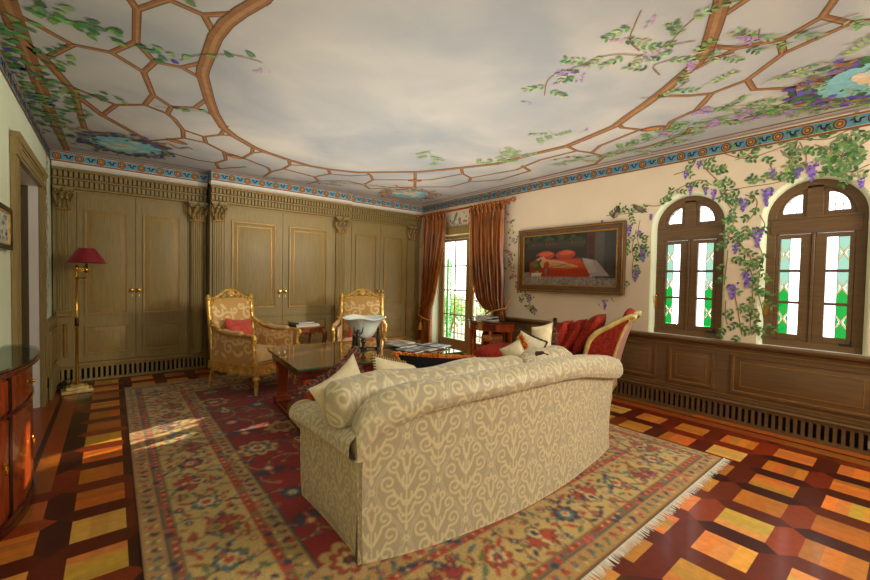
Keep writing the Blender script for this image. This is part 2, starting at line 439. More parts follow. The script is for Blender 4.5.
def spray(mb, pts, put, kind, mat=1, k=6, dens=1.0):
    """a painted sprig: stem with pairs of leaves"""
    C = catmull([(a, b, 0) for a, b in pts], 8); C = [(p.x, p.y) for p in C]
    if kind == 'ivy': gap, L, W = .05, .066, .023
    elif kind == 'ivy2': gap, L, W = .12, .07, .024
    elif kind == 'fern': gap, L, W = .09, .05, .012
    elif kind == 'rose': gap, L, W = .05, .05, .018
    elif kind == 'wall': gap, L, W = .062/dens, .05, .0115
    else: gap, L, W = .12, .056, .0105
    if kind == 'wist' and min(p[0] for p in pts) > 3.4 and max(p[0] for p in pts) > 4.2: gap = .075
    if kind == 'wall' and pts[0][0] < .9 and pts[0][1] > 2.2: gap *= .6
    if kind != 'ivy': strip(mb, C, .008 if kind != 'fern' else .005, put, k-1, lin((140, 104, 66) if kind != 'fern' else (176, 160, 120)), mat)
    acc = 0
    for (x0, y0), (x1, y1) in zip(C, C[1:]):
        d = math.hypot(x1-x0, y1-y0); a = math.atan2(y1-y0, x1-x0); acc += d
        while acc > gap:
            acc -= gap; t = rnd.random(); x, y = x0+(x1-x0)*t, y0+(y1-y0)*t
            if kind in ('ivy', 'ivy2'):
                for _ in range(2 if kind == 'ivy' else 1):
                    xx, yy = x+rnd.gauss(0, .055 if kind == 'ivy' else .02), y+rnd.gauss(0, .055 if kind == 'ivy' else .02)
                    blade(mb, xx, yy, L*rnd.uniform(.7, 1.2), W*rnd.uniform(.8, 1.2), rnd.uniform(0, 6.3), put, k, jit(rnd.choice(GREENS), .1), mat, IVY)
                if rnd.random() < (.16 if kind == 'ivy' else .2):
                    xx, yy = x+rnd.gauss(0, .05), y+rnd.gauss(0, .05); r = .03
                    mb.flat([put(xx+r*(1 if q % 2 else .62)*math.cos(q*PI/5), yy+r*(1 if q % 2 else .62)*math.sin(q*PI/5), k+1) for q in range(10)], mat, jit((84, 78, 176), .12))
            elif kind == 'rose':
                blade(mb, x, y, L, W, a+rnd.uniform(-1.6, 1.6), put, k, jit(rnd.choice(GREENS+PALEGR), .1), mat)
                if rnd.random() < .45:
                    xx, yy = x+rnd.gauss(0, .02), y+rnd.gauss(0, .02); r = .024
                    mb.flat([put(xx+r*math.cos(q*PI/4), yy+r*math.sin(q*PI/4), k+1) for q in range(8)], mat, jit(rnd.choice([(226, 150, 140), (232, 176, 150), (214, 120, 120)]), .06))
            else:
                pal = PALEGR if kind == 'fern' else WALLGR if kind == 'wall' else GREENS[1:4]+PALEGR[:2]
                # a small compound leaf with paired leaflets
                x += rnd.gauss(0, .02); y += rnd.gauss(0, .02); ba = a+rnd.choice((-1, 1))*rnd.uniform(.4, 1.3); n = rnd.choice((3, 4, 4, 5)) if kind != 'wall' else rnd.choice((2, 3, 3, 4))
                for q in range(n):
                    u = .02+q*L*.72; bx_, by_ = x+u*math.cos(ba), y+u*math.sin(ba)
                    for sg in (-1, 1):
                        blade(mb, bx_, by_, L*rnd.uniform(.75, 1.05), W*rnd.uniform(.85, 1.25), ba+sg*rnd.uniform(.6, 1.0), put, k, jit(rnd.choice(pal), .12), mat)
                if kind == 'wist' and rnd.random() < .2:
                    racemes(mb, x+rnd.gauss(0, .05), y+rnd.gauss(0, .05), .05, rnd.uniform(0, 6.3), put, k+1, mat, [(176, 140, 180), (190, 156, 186), (150, 116, 178)])
def racemes(mb, x, y, r, a, put, k, mat, pal, n=None):
    """hanging cluster: dabs within a tapering cone along direction a"""
    n = n or int(16+r*700)
    c, s_ = math.cos(a), math.sin(a)
    for q in range(n):
        u = rnd.random()**.8; wdt = (1-u)**.75*r*.85
        v = rnd.uniform(-1, 1)*wdt; U = u*r*3.0
        xx, yy = x+U*c-v*s_, y+U*s_+v*c; rr = max(.007, r*.2)*rnd.uniform(.7, 1.25)
        mb.flat([put(xx+rr*math.cos(w*PI/3), yy+rr*math.sin(w*PI/3), k+q*.02) for w in range(6)], mat, jit(rnd.choice(pal), .12))

THICK= [(0.085, [(-0.44, 2.64), (-0.44, 3.13), (-0.44, 3.59), (-0.44, 3.65)]), (0.06, [(-0.44, 3.65), (-0.44, 5.14), (-0.41, 6.42)]), (0.06, [(-0.43, 3.59), (-0.34, 3.84), (-0.24, 4.29), (-0.19, 4.48), (-0.06, 4.8), (0.31, 5.36)]), (0.05, [(-0.23, 4.35), (-0.22, 4.95), (-0.21, 5.37)]), (0.085, [(0.67, 1.84), (0.61, 2.23), (0.55, 2.41), (0.51, 2.57), (0.49, 2.76), (0.5, 3.23), (0.51, 3.33), (0.62, 3.74), (0.71, 4.03), (0.85, 4.37), (0.98, 4.55), (1.23, 4.79), (1.38, 4.88), (1.7, 5.01), (2.0, 5.09), (2.25, 5.08), (2.62, 4.95), (3.23, 4.34), (3.5, 3.82), (3.7, 3.39), (3.71, 3.0), (3.76, 2.43), (3.6, 1.84), (3.47, 1.66), (3.35, 1.47), (3.18, 1.24), (2.97, 0.99), (2.86, 0.9), (2.67, 0.81), (2.4, 0.69), (2.18, 0.62)])]
THIN= [[(-0.42, 3.25), (-0.19, 3.45), (-0.34, 3.78)], [(-0.19, 3.45), (-0.0, 3.4), (0.12, 3.14), (0.11, 2.76), (0.08, 2.69)], [(0.11, 2.76), (0.23, 2.55), (0.4, 2.57), (0.55, 2.42)], [(0.4, 2.57), (0.49, 2.75)], [(0.12, 3.14), (0.23, 3.35), (0.18, 3.57), (-0.0, 3.4)], [(0.18, 3.57), (0.26, 3.97), (0.22, 4.25), (0.03, 4.42), (-0.06, 4.77)], [(0.03, 4.42), (-0.23, 4.24)], [(0.23, 3.35), (0.38, 3.31), (0.5, 3.11)], [(0.38, 3.31), (0.53, 3.41)], [(0.26, 3.97), (0.4, 4.14), (0.39, 4.34), (0.22, 4.25)], [(0.4, 4.14), (0.56, 4.02), (0.61, 3.75)], [(0.56, 4.02), (0.71, 4.09)], [(0.39, 4.34), (0.45, 4.44), (0.55, 4.71), (0.75, 4.8), (0.87, 4.61), (0.86, 4.3)], [(0.87, 4.61), (0.98, 4.55)], [(0.55, 4.71), (0.59, 4.99), (0.45, 5.19), (0.32, 5.35)], [(0.59, 4.99), (0.8, 5.0), (0.75, 4.8)], [(0.8, 5.0), (1.02, 5.22), (1.11, 5.56), (1.04, 5.8), (0.82, 5.82), (0.58, 5.72)], [(1.04, 5.8), (1.13, 6.09)], [(1.02, 5.22), (1.25, 5.32), (1.28, 5.03), (1.23, 4.79)], [(1.28, 5.03), (1.38, 4.88)], [(1.25, 5.32), (1.62, 5.57), (1.71, 5.76), (1.72, 6.12)], [(1.13, 6.09), (1.38, 5.73)], [(1.71, 5.76), (1.79, 5.48), (1.79, 5.22), (1.7, 5.01)], [(1.79, 5.22), (2.0, 5.09)], [(1.79, 5.48), (2.27, 5.6), (2.37, 5.29), (2.25, 5.08)], [(2.27, 5.6), (2.41, 5.79), (2.37, 6.09)], [(2.37, 5.29), (2.63, 5.19), (2.81, 4.94), (2.98, 5.16), (3.04, 5.54), (2.74, 5.48), (2.41, 5.79)], [(2.81, 4.94), (2.7, 4.87)], [(2.98, 5.16), (3.44, 4.74), (3.18, 4.38)], [(3.44, 4.74), (3.7, 5.1), (3.25, 5.72), (3.04, 5.54)], [(3.44, 4.74), (3.6, 4.59), (3.72, 4.02), (3.5, 3.82)], [(3.7, 5.1), (4.1, 4.71), (4.09, 4.28), (3.95, 4.1), (3.72, 4.02)], [(3.95, 4.1), (4.09, 3.4), (3.96, 2.93), (3.98, 2.46), (3.79, 2.45)], [(4.09, 4.28), (4.33, 3.89), (4.26, 3.31), (4.0, 3.23)], [(3.98, 2.46), (4.16, 2.39), (4.01, 2.21), (3.86, 1.73)], [(4.16, 2.39), (4.4, 2.37), (4.58, 2.58), (4.64, 3.6)], [(4.4, 2.37), (4.39, 1.86), (4.29, 1.49), (4.15, 1.41)], [(3.86, 1.73), (3.69, 1.82), (3.54, 1.8)], [(4.03, 1.58), (3.86, 1.46), (3.76, 1.24), (3.52, 1.06), (3.44, 1.18), (3.32, 1.29), (3.26, 1.38)], [(3.03, 1.01), (2.96, 0.77), (2.83, 0.85)], [(2.96, 0.77), (3.05, 0.57), (2.95, 0.39), (2.82, 0.33), (2.67, 0.28)], [(2.95, 0.39), (3.14, 0.3), (3.19, 0.21), (3.22, 0.13)], [(3.14, 0.3), (3.24, 0.6), (3.47, 0.83), (3.52, 1.06)], [(3.07, 0.58), (3.24, 0.6)], [(3.47, 0.83), (3.68, 0.84), (3.84, 0.66), (4.11, 0.68)], [(3.84, 0.66), (3.82, 0.31)], [(4.11, 0.68), (4.02, 0.42)], [(4.11, 0.68), (4.25, 0.96), (4.22, 1.35)], [(2.56, 0.76), (2.49, 0.61), (2.41, 0.49)], [(3.52, 1.06), (3.67, 1.16), (3.76, 1.24)]]
CFOL= [([(-0.46, 3.2), (-0.42, 3.45), (-0.33, 3.65), (-0.28, 3.93)], 'ivy'), ([(-0.49, 3.39), (-0.51, 3.96), (-0.5, 4.52), (-0.51, 5.49)], 'ivy'), ([(-0.38, 3.1), (-0.22, 3.1), (-0.09, 3.07), (0.04, 3.11)], 'ivy'), ([(-0.28, 3.1), (-0.14, 3.21), (-0.01, 3.07)], 'ivy'), ([(-0.47, 4.01), (-0.32, 4.36), (-0.19, 4.98)], 'ivy'), ([(-0.49, 4.4), (-0.41, 4.81), (-0.42, 5.98)], 'ivy'), ([(0.09, 3.21), (0.22, 3.24), (0.31, 3.28)], 'ivy'), ([(-0.28, 4.29), (-0.1, 4.29), (0.06, 4.34)], 'ivy'), ([(0.28, 2.53), (0.38, 2.53)], 'ivy'), ([(0.36, 3.2), (0.45, 3.04), (0.63, 2.89), (0.79, 2.86)], 'ivy2'), ([(0.29, 4.21), (0.53, 4.1), (0.71, 4.0)], 'ivy2'), ([(1.81, 6.12), (2.2, 5.99), (2.77, 5.8)], 'rose'), ([(3.51, 5.37), (2.96, 5.52), (2.57, 5.73)], 'rose'), ([(2.76, 3.53), (3.01, 3.81), (3.22, 3.9)], 'fern'), ([(3.27, 2.97), (3.59, 3.16), (3.45, 2.89)], 'fern'), ([(3.52, 2.61), (3.37, 2.36), (3.23, 2.31)], 'fern'), ([(2.62, 1.16), (2.45, 1.3), (2.42, 1.49), (2.41, 1.72), (2.6, 1.9)], 'wist'), ([(2.17, 0.99), (2.27, 1.07), (2.39, 1.15), (2.54, 1.16)], 'wist'), ([(2.61, 1.02), (2.51, 0.92), (2.44, 0.82)], 'wist'), ([(2.68, 0.9), (2.62, 1.01), (2.58, 1.12)], 'wist'), ([(2.94, 1.2), (2.78, 1.17), (2.83, 0.98)], 'wist'), ([(3.19, 1.44), (3.28, 1.3), (3.17, 1.09)], 'wist'), ([(2.81, 0.89), (2.93, 0.74), (3.03, 0.49), (3.04, 0.26)], 'wist'), ([(2.94, 0.96), (3.0, 0.79)], 'wist'), ([(2.76, 0.7), (2.94, 0.67), (2.82, 0.63)], 'wist'), ([(3.78, 1.22), (3.91, 0.98), (4.2, 0.72), (4.43, 0.35)], 'wist'), ([(4.01, 1.29), (4.14, 0.9), (4.5, 0.53), (4.53, 0.31)], 'wist'), ([(4.44, 1.99), (4.27, 1.37), (4.25, 0.85), (4.41, 0.3)], 'wist'), ([(4.14, 0.65), (4.09, 0.48), (4.19, 0.29)], 'wist'), ([(4.13, 1.66), (4.07, 1.39), (4.14, 1.17)], 'wist'), ([(4.29, 2.36), (4.21, 1.79), (4.0, 1.36)], 'wist'), ([(4.17, 3.01), (4.4, 2.42), (4.44, 1.99)], 'fern'), ([(3.62, 0.79), (3.55, 0.67), (3.7, 0.59)], 'fern'), ([(3.58, 0.47), (3.61, 0.3)], 'fern'), ([(3.37, 0.36), (3.43, 0.25)], 'fern'), ([(3.31, 1.07), (3.33, 0.95)], 'fern'), ([(3.49, 3.64), (3.61, 3.25), (3.72, 2.89)], 'fern'), ([(4.04, 2.85), (4.11, 2.63), (4.25, 2.46)], 'rose')]
WVINE= [([(1.34, 2.68), (1.13, 2.57), (0.91, 2.6), (0.74, 2.65)], 1), ([(0.32, 2.54), (0.48, 2.41), (0.41, 2.3)], 1), ([(0.34, 2.46), (0.45, 2.49), (0.49, 2.35)], 1), ([(0.31, 2.34), (0.42, 2.3), (0.49, 2.35)], 1), ([(0.74, 2.63), (0.69, 2.46), (0.76, 2.38), (0.86, 2.3), (1.12, 2.29), (1.33, 2.28)], 0.6), ([(0.74, 2.65), (0.55, 2.61), (0.43, 2.65), (0.32, 2.6)], 1), ([(0.94, 2.47), (0.9, 2.37), (0.86, 2.32)], 1), ([(0.87, 2.59), (0.8, 2.5), (0.74, 2.6)], 1), ([(0.64, 2.58), (0.54, 2.51), (0.45, 2.42)], 1), ([(1.21, 2.57), (1.13, 2.59), (1.06, 2.63)], 1), ([(1.89, 2.28), (1.69, 2.38), (1.51, 2.43), (1.4, 2.36)], 0.7), ([(1.51, 2.64), (1.46, 2.54), (1.36, 2.41)], 1), ([(1.76, 2.53), (1.6, 2.57), (1.55, 2.65)], 1), ([(2.05, 2.24), (1.89, 2.22), (1.77, 2.32)], 0.5), ([(2.51, 2.17), (2.34, 2.17), (2.1, 2.17)], 0.8), ([(1.33, 2.3), (1.25, 2.14), (1.19, 2.03), (1.23, 1.87), (1.25, 1.74)], 1.4), ([(1.12, 2.22), (1.03, 2.16), (1.04, 2.04), (1.1, 1.95)], 1), ([(1.0, 2.01), (0.96, 1.91), (1.01, 1.85)], 1), ([(1.27, 1.84), (1.19, 1.79), (1.1, 1.69), (1.04, 1.57)], 1), ([(1.0, 1.73), (0.96, 1.6), (0.98, 1.49)], 1), ([(1.1, 1.59), (1.04, 1.44), (1.03, 1.2), (1.04, 1.01), (1.02, 0.87)], 0.8), ([(0.98, 1.49), (0.99, 1.3), (0.95, 1.11), (0.93, 0.93)], 0.8), ([(1.17, 1.25), (1.14, 1.1), (1.1, 0.86)], 0.8), ([(1.24, 1.69), (1.25, 1.49), (1.26, 1.34)], 0.8), ([(1.24, 1.19), (1.24, 1.04), (1.22, 0.95)], 0.6), ([(2.1, 2.08), (2.12, 1.85), (2.03, 1.64), (2.09, 1.73)], 0.8), ([(2.14, 1.97), (2.18, 1.73), (2.12, 1.59)], 0.8), ([(2.16, 1.64), (2.17, 1.52), (2.16, 1.4)], 0.8), ([(2.42, 1.17), (2.38, 1.11)], 0.8), ([(2.58, 1.08), (2.56, 1.05)], 0.5)]
WIST= [(1.64, 2.51, 0.028), (1.59, 2.34, 0.035), (1.98, 2.1, 0.023), (2.22, 1.97, 0.047), (2.05, 1.67, 0.046), (2.13, 1.44, 0.046), (2.49, 1.07, 0.041), (1.52, 2.59, 0.027), (1.45, 2.31, 0.027), (1.38, 2.27, 0.04), (1.13, 2.13, 0.044), (0.95, 2.18, 0.054), (0.92, 2.39, 0.03), (0.74, 2.35, 0.029), (0.65, 2.36, 0.056), (0.35, 2.2, 0.031), (1.01, 1.8, 0.055), (1.18, 1.71, 0.038), (1.08, 1.4, 0.05), (1.19, 1.3, 0.057), (2.56, 2.1, 0.017), (2.1, 1.93, 0.023)]
FLOW= [(6.07, 2.37), (6.12, 2.1), (6.08, 1.91), (6.17, 1.68), (6.1, 1.42), (6.19, 1.13), (6.09, 0.94), (6.18, 0.7), (6.27, 0.49), (6.1, 0.35), (6.28, 2.01), (4.11, 2.36), (4.01, 2.24), (4.04, 2.09), (3.96, 1.96), (4.07, 1.82), (3.99, 1.72), (4.05, 1.59), (3.95, 1.51), (3.96, 1.42), (3.88, 1.28), (3.82, 1.21), (3.78, 1.06), (5.34, 2.37), (5.18, 2.39), (5.03, 2.4), (4.93, 2.33), (5.5, 2.32), (3.71, 1.11), (3.63, 1.07), (3.67, 0.99), (3.58, 0.92), (3.65, 1.1), (3.54, 0.9)]
LCT= [(2.59, 6.07, 5.42), (2.24, 6.06, 5.41), (1.9, 6.05, 5.49), (1.52, 6.05, 5.59), (1.13, 6.06, 5.69), (0.8, 6.08, 5.8), (0.58, 6.17, 5.8), (0.24, 6.2, 5.79), (0.02, 6.22, 5.78)]
RCT= [(2.57, 4.81, 4.01), (2.34, 4.76, 4.06), (1.84, 4.74, 4.06), (1.41, 4.7, 4.03), (1.05, 4.6, 4.02), (0.88, 4.42, 4.01), (0.85, 4.2, 4.0), (0.71, 4.35, 3.99), (0.46, 4.43, 3.99), (0.22, 4.46, 3.98)]
CBLOOM= [(0.86, 2.94), (2.35, 1.04), (2.38, 1.13), (2.56, 1.12), (2.68, 1.15), (2.37, 1.53), (2.51, 1.76), (2.6, 1.62), (2.66, 2.04), (3.48, 2.02), (3.73, 2.15)]




def mk_sky():
    m, n, b = nt('painted_sky')
    tc = n.nodes.new('ShaderNodeTexCoord'); no = n.nodes.new('ShaderNodeTexNoise'); cr = n.nodes.new('ShaderNodeValToRGB')
    no.inputs['Scale'].default_value = .9; no.inputs['Detail'].default_value = 6; no.inputs['Distortion'].default_value = .4
    n.links.new(tc.outputs['Object'], no.inputs['Vector'])
    e = cr.color_ramp.elements; e[0].position = .34; e[0].color = (*lin((158, 163, 166)), 1); e[1].position = .72; e[1].color = (*lin((204, 198, 186)), 1)
    x = e.new(.52); x.color = (*lin((180, 180, 176)), 1)
    n.links.new(no.outputs['Fac'], cr.inputs[0]); n.links.new(cr.outputs[0], b.inputs['Base Color'])
    b.inputs['Roughness'].default_value = .8
    return m
SKYM = mk_sky()
def make_ceiling():
    mb = MB()
    mb.flat([(XL-.1, YN, ZC), (XL-.1, YB, ZC), (XR+.05, YB, ZC), (XR+.05, YN, ZC)], 0, (1, 1, 1))
    edge, body, hi = lin((106, 68, 38)), lin((142, 98, 56)), lin((166, 122, 76))
    for pts in THIN:
        bars(mb, pts, .044, P3c, .4, edge); bars(mb, pts, .033, P3c, .8, body); bars(mb, [(a+.004, b+.003) for a, b in pts], .012, P3c, 1.2, hi)
    for w, pts in THICK:
        bars(mb, pts, w, P3c, 1.6, edge); bars(mb, pts, w*.84, P3c, 2.0, body); bars(mb, [(a+.006, b+.004) for a, b in pts], w*.3, P3c, 2.4, hi)
    # border lines parallel to the walls
    for x in (XL+.16,): strip(mb, [(x, YN), (x, 6.3)], .03, P3c, 2, body)
    strip(mb, [(XR-.14, YN), (XR-.14, 6.1)], .028, P3c, 2, body); strip(mb, [(XR-.05, YN), (XR-.05, 6.25)], .016, P3c, 2, lin((168, 104, 74)))
    strip(mb, [(-.4, 6.28), (1.0, 6.28)], .022, P3c, 2, body); strip(mb, [(1.05, 6.1), (XR-.14, 6.12)], .022, P3c, 2, lin((190, 140, 104)))
    # painted medallion knots
    for (x, y, a) in ((3.91, 1.64, 1.9), (3.45, 4.76, -.6), (1.17, 5.32, .1), (.55, 5.16, .3)):
        for r, c in ((1, edge), (.86, lin((170, 100, 44))), (.5, lin((196, 130, 60)))):
            mb.flat([P3c(x+r*.105*math.cos(q*PI/10)*math.cos(a)-r*.055*math.sin(q*PI/10)*math.sin(a), y+r*.105*math.cos(q*PI/10)*math.sin(a)+r*.055*math.sin(q*PI/10)*math.cos(a), 5.5+r*-1+1) for q in range(20)], 1, c)
    # garlanded roundels in the corners
    for (cx, cy, pal, ring) in ((.14, 5.72, [(60, 96, 60), (76, 78, 150), (150, 108, 46), (120, 130, 70), (84, 60, 130)], .42), (3.95, 5.6, [(196, 150, 70), (206, 150, 90), (150, 160, 90), (214, 120, 90), (120, 90, 150)], .46), (4.08, .22, [(70, 116, 56), (116, 84, 172), (96, 74, 160), (60, 100, 50), (150, 110, 60)], .44)):
        mb.flat([P3c(cx+.33*math.cos(q*PI/14), cy+.33*math.sin(q*PI/14), 6) for q in range(28)], 1, lin((128, 188, 196)))
        for q in range(16):
            a, r = rnd.uniform(0, 6.3), rnd.uniform(.03, .24); s_ = rnd.uniform(.04, .09)
            mb.flat([P3c(cx+r*math.cos(a)+s_*math.cos(w*PI/4), cy+r*math.sin(a)+s_*.6*math.sin(w*PI/4), 6.5+.1*q) for w in range(8)], 1, jit(rnd.choice([(186, 208, 196), (214, 200, 170), (150, 200, 210), (226, 190, 160)]), .05))
        for q in range(190):
            a = rnd.uniform(0, 6.3); r = ring-.05+rnd.gauss(0, .045)
            blade(mb, cx+r*math.cos(a), cy+r*math.sin(a), rnd.uniform(.05, .1), rnd.uniform(.015, .03), rnd.uniform(0, 6.3), P3c, 8.2+.004*q, jit(rnd.choice(pal), .18))
        for sg in (-1, 1):
            C = [(cx+sg*(.3+.28*t), cy-.36-.06*math.sin(t*9)) for t in np.linspace(0, 1, 14)]
            strip(mb, C, .02, P3c, 8, lin((164, 116, 52)))
    for pts, kind in CFOL: spray(mb, pts, P3c, kind)
    # loose falling blossoms and a parakeet
    for (x, y) in CBLOOM:
        racemes(mb, x, y, .04, rnd.uniform(0, 6), P3c, 7, 1, [(190, 150, 180), (176, 132, 176)], 9)
    o = mb.build('ceiling', [SKYM, PAINT], smooth=0)
    return struct(o)
make_ceiling()

# --- walls
def arch_outline(yc, hw, zs, zspring, n=24):
    """from lower right (small y) up over to lower left"""
    pts = [(yc-hw, zs), (yc-hw, zspring)]
    for k in range(1, n): a = PI*k/n; pts.append((yc-hw*math.cos(a), zspring+hw*math.sin(a)))
    return pts+[(yc+hw, zspring), (yc+hw, zs)]
WIN = [(1.61, .32), (.63, .32)]; ZS, ZSP = .79, 1.965
DY0, DY1, DZ = 4.27, 5.93, 2.15
def make_wall_right():
    mb = MB()
    def put(y, z, k): return (XR-.0012*k, y, z)
    def Q(y0, z0, y1, z1): mb.flat([(XR, y0, z0), (XR, y0, z1), (XR, y1, z1), (XR, y1, z0)], 0, (1, 1, 1))
    R = .36
    edges = [YN]
    for yc, hw in sorted(WIN): edges += [yc-R, yc+R]
    edges += [DY0, DY1, YB]
    Q(YN, 0, edges[1], ZC); Q(edges[2], 0, edges[3], ZC); Q(edges[4], 0, DY0, ZC); Q(DY0, DZ, DY1, ZC); Q(DY1, 0, YB, ZC)
    for yc, hw in WIN:
        Q(yc-R, 0, yc+R, ZS-.03)
        o = arch_outline(yc, R, ZS-.03, ZSP)[1:-1]
        for (a, za), (b, zb) in zip(o, o[1:]):
            mb.flat([(XR, a, za), (XR, a, ZC), (XR, b, ZC), (XR, b, zb)], 0, (1, 1, 1))
        # rounded reveal running back to the window frame
        prof = [(R, 0), (R-.012, .006), (R-.03, .03), (hw+.004, .10), (hw+.004, .16)]
        for (r0, d0), (r1, d1) in zip(prof, prof[1:]):
            A = arch_outline(yc, r0, ZS-.03, ZSP); B = arch_outline(yc, r1, ZS-.03, ZSP)
            for k in range(len(A)-1):
                mb.flat([(XR+d0, *A[k]), (XR+d0, *A[k+1]), (XR+d1, *B[k+1]), (XR+d1, *B[k])], 2, (1, 1, 1))
    # door reveal
    for y, s_ in ((DY0, 1), (DY1, -1)): mb.flat([(XR, y, 0), (XR+.3, y, 0), (XR+.3, y, DZ), (XR, y, DZ)][::s_], 2, (1, 1, 1))
    mb.flat([(XR, DY0, DZ), (XR+.3, DY0, DZ), (XR+.3, DY1, DZ), (XR, DY1, DZ)], 2, (1, 1, 1))
    # mural: wisteria vines, garden flowers, quails, a bird
    for pts, d in WVINE:
        spray(mb, pts, put, 'wall', k=3, dens=d*1.0)
    for (y, z, r) in WIST:
        racemes(mb, y, z+r*1.4, r, -PI/2, put, 5, 1, PURP)
    for (y, z) in FLOW:
        for _ in range(5):
            blade(mb, y+rnd.gauss(0, .035), z+rnd.gauss(0, .04), .045, .014, rnd.uniform(0, 6.3), put, 3, jit(rnd.choice(GREENS), .1))
        c = rnd.choice([(176, 74, 110), (96, 84, 176), (214, 140, 150), (224, 178, 90), (150, 92, 150), (206, 96, 120)])
        for _ in range(2):
            r = rnd.uniform(.018, .034); yy, zz = y+rnd.gauss(0, .03), z+rnd.gauss(0, .03)
            mb.flat([put(yy+r*(1 if q % 2 else .7)*math.cos(q*PI/5), zz+r*(1 if q % 2 else .7)*math.sin(q*PI/5), 5) for q in range(10)], 1, jit(c, .1))
            mb.flat([put(yy+r*.35*math.cos(q*PI/3), zz+r*.35*math.sin(q*PI/3), 6) for q in range(6)], 1, lin((236, 214, 130)))
    # two quails
    for (y, z, sg, sc) in ((2.385, 2.205, 1, 1.0), (2.11, 2.21, -1, 1.0)):
        body = [(-.06, -.05), (-.02, .0), (.005, .045), (.02, .07), (.035, .072), (.045, .055), (.05, .02), (.045, -.03), (.02, -.065), (-.03, -.08)] if sg > 0 else [(-.085, .055), (-.06, .06), (-.04, .045), (0, .03), (.05, -.005), (.095, -.06), (.04, -.045), (-.01, -.035), (-.05, .0)]
        f = -1
        mb.flat([put(y+f*a*sc*(1), z+b*sc, 6) for a, b in body], 1, lin((70, 66, 60) if sg > 0 else (92, 88, 66)))
        if sg > 0:
            mb.flat([put(y+f*a, z+b, 7) for a, b in [(-.02, -.07), (.0, -.01), (.035, -.01), (.04, -.04), (.015, -.065)]], 1, lin((168, 132, 96)))
            mb.flat([put(y+f*a, z+b, 7) for a, b in [(.035, .072), (.045, .105), (.06, .1), (.05, .085)]], 1, lin((40, 34, 34)))
            mb.flat([put(y+f*a, z+b, 7.5) for a, b in [(.02, .05), (.03, .066), (.04, .05), (.03, .035)]], 1, lin((30, 26, 26)))
        else:
            mb.flat([put(y+f*a, z+b, 7) for a, b in [(-.03, .03), (.0, .022), (.05, -.012), (.02, -.025), (-.02, -.01)]], 1, lin((126, 120, 92)))
            mb.flat([put(y+f*a, z+b, 7) for a, b in [(-.085, .055), (-.11, .05), (-.08, .045)]], 1, lin((60, 50, 40)))
    # green bird over the door
    mb.flat([put(5.3+a, 2.46+b, 6) for a, b in [(.05, -.11), (.03, -.02), (0, .05), (-.03, .08), (-.055, .06), (-.04, .01), (0, -.05)]], 1, lin((64, 140, 116)))
    o = mb.build('wall_right', [CREAM, PAINT, LEFTWALL], smooth=50)  # reveals use the light-tinted plaster, their pale glow put into colour
    return struct(o)
make_wall_right()
LDY0, LDY1, LDZ = 4.25, 5.5, 2.18
def make_wall_left():
    mb = MB()
    def Q(y0, z0, y1, z1, x=XL, m=0): mb.flat([(x, y0, z0), (x, y1, z0), (x, y1, z1), (x, y0, z1)], m)
    Q(YN, 0, LDY0, ZC); Q(LDY0, LDZ, LDY1, ZC); Q(LDY1, 0, YB, ZC)
    # deep white reveal of the doorway
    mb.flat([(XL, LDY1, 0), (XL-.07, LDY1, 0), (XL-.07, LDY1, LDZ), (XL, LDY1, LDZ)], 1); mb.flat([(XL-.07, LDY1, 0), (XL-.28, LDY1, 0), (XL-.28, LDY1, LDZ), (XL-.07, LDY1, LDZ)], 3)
    mb.flat([(XL, LDY0, 0), (XL, LDY0, LDZ), (XL-.28, LDY0, LDZ), (XL-.28, LDY0, 0)], 1)
    mb.flat([(XL, LDY0, LDZ), (XL, LDY1, LDZ), (XL-.28, LDY1, LDZ), (XL-.28, LDY0, LDZ)], 1)
    def put(y, z, k): return (XL+.0012*k, y, z)
    mb.anycol = True
    for z in np.linspace(.95, 2.55, 16):
        spray(mb, [(6.1+rnd.uniform(-.15, .15), z), (6.1+rnd.uniform(-.15, .15), z+.1)], put, 'rose', mat=2, k=3)
    struct(mb.build('wall_left', [LEFTWALL, WHITE, PAINT, OLIVED], smooth=0))
make_wall_left()
mb = MB(); mb.flat([(-2.6, YB, 0), (XR+.3, YB, 0), (XR+.3, YB, ZC), (-2.6, YB, ZC)]); struct(mb.build('wall_back', OLIVED, smooth=0))
mb = MB(); mb.flat([(XL-.1, YN, 0), (XL-.1, YN, ZC), (XR+.2, YN, ZC), (XR+.2, YN, 0)]); struct(mb.build('wall_near', CREAM, smooth=0))
# hall beyond the left doorway
mb = MB(); mb.flat([(-1.5, 3.4, 0), (-1.5, YB, 0), (-1.5, YB, 2.6), (-1.5, 3.4, 2.6)]); mb.flat([(-1.5, 3.4, 2.6), (-1.5, YB, 2.6), (XL-.01, YB, 2.6), (XL-.01, 3.4, 2.6)]); mb.flat([(-1.5, 3.4, 0), (-1.5, 3.4, 2.6), (XL-.01, 3.4, 2.6), (XL-.01, 3.4, 0)])
struct(mb.build('wall_hall', mat('hall_brown_panelling', (112, 84, 60), .6, var=.15, scale=5, stretch=(6, 6, 1)), smooth=0))

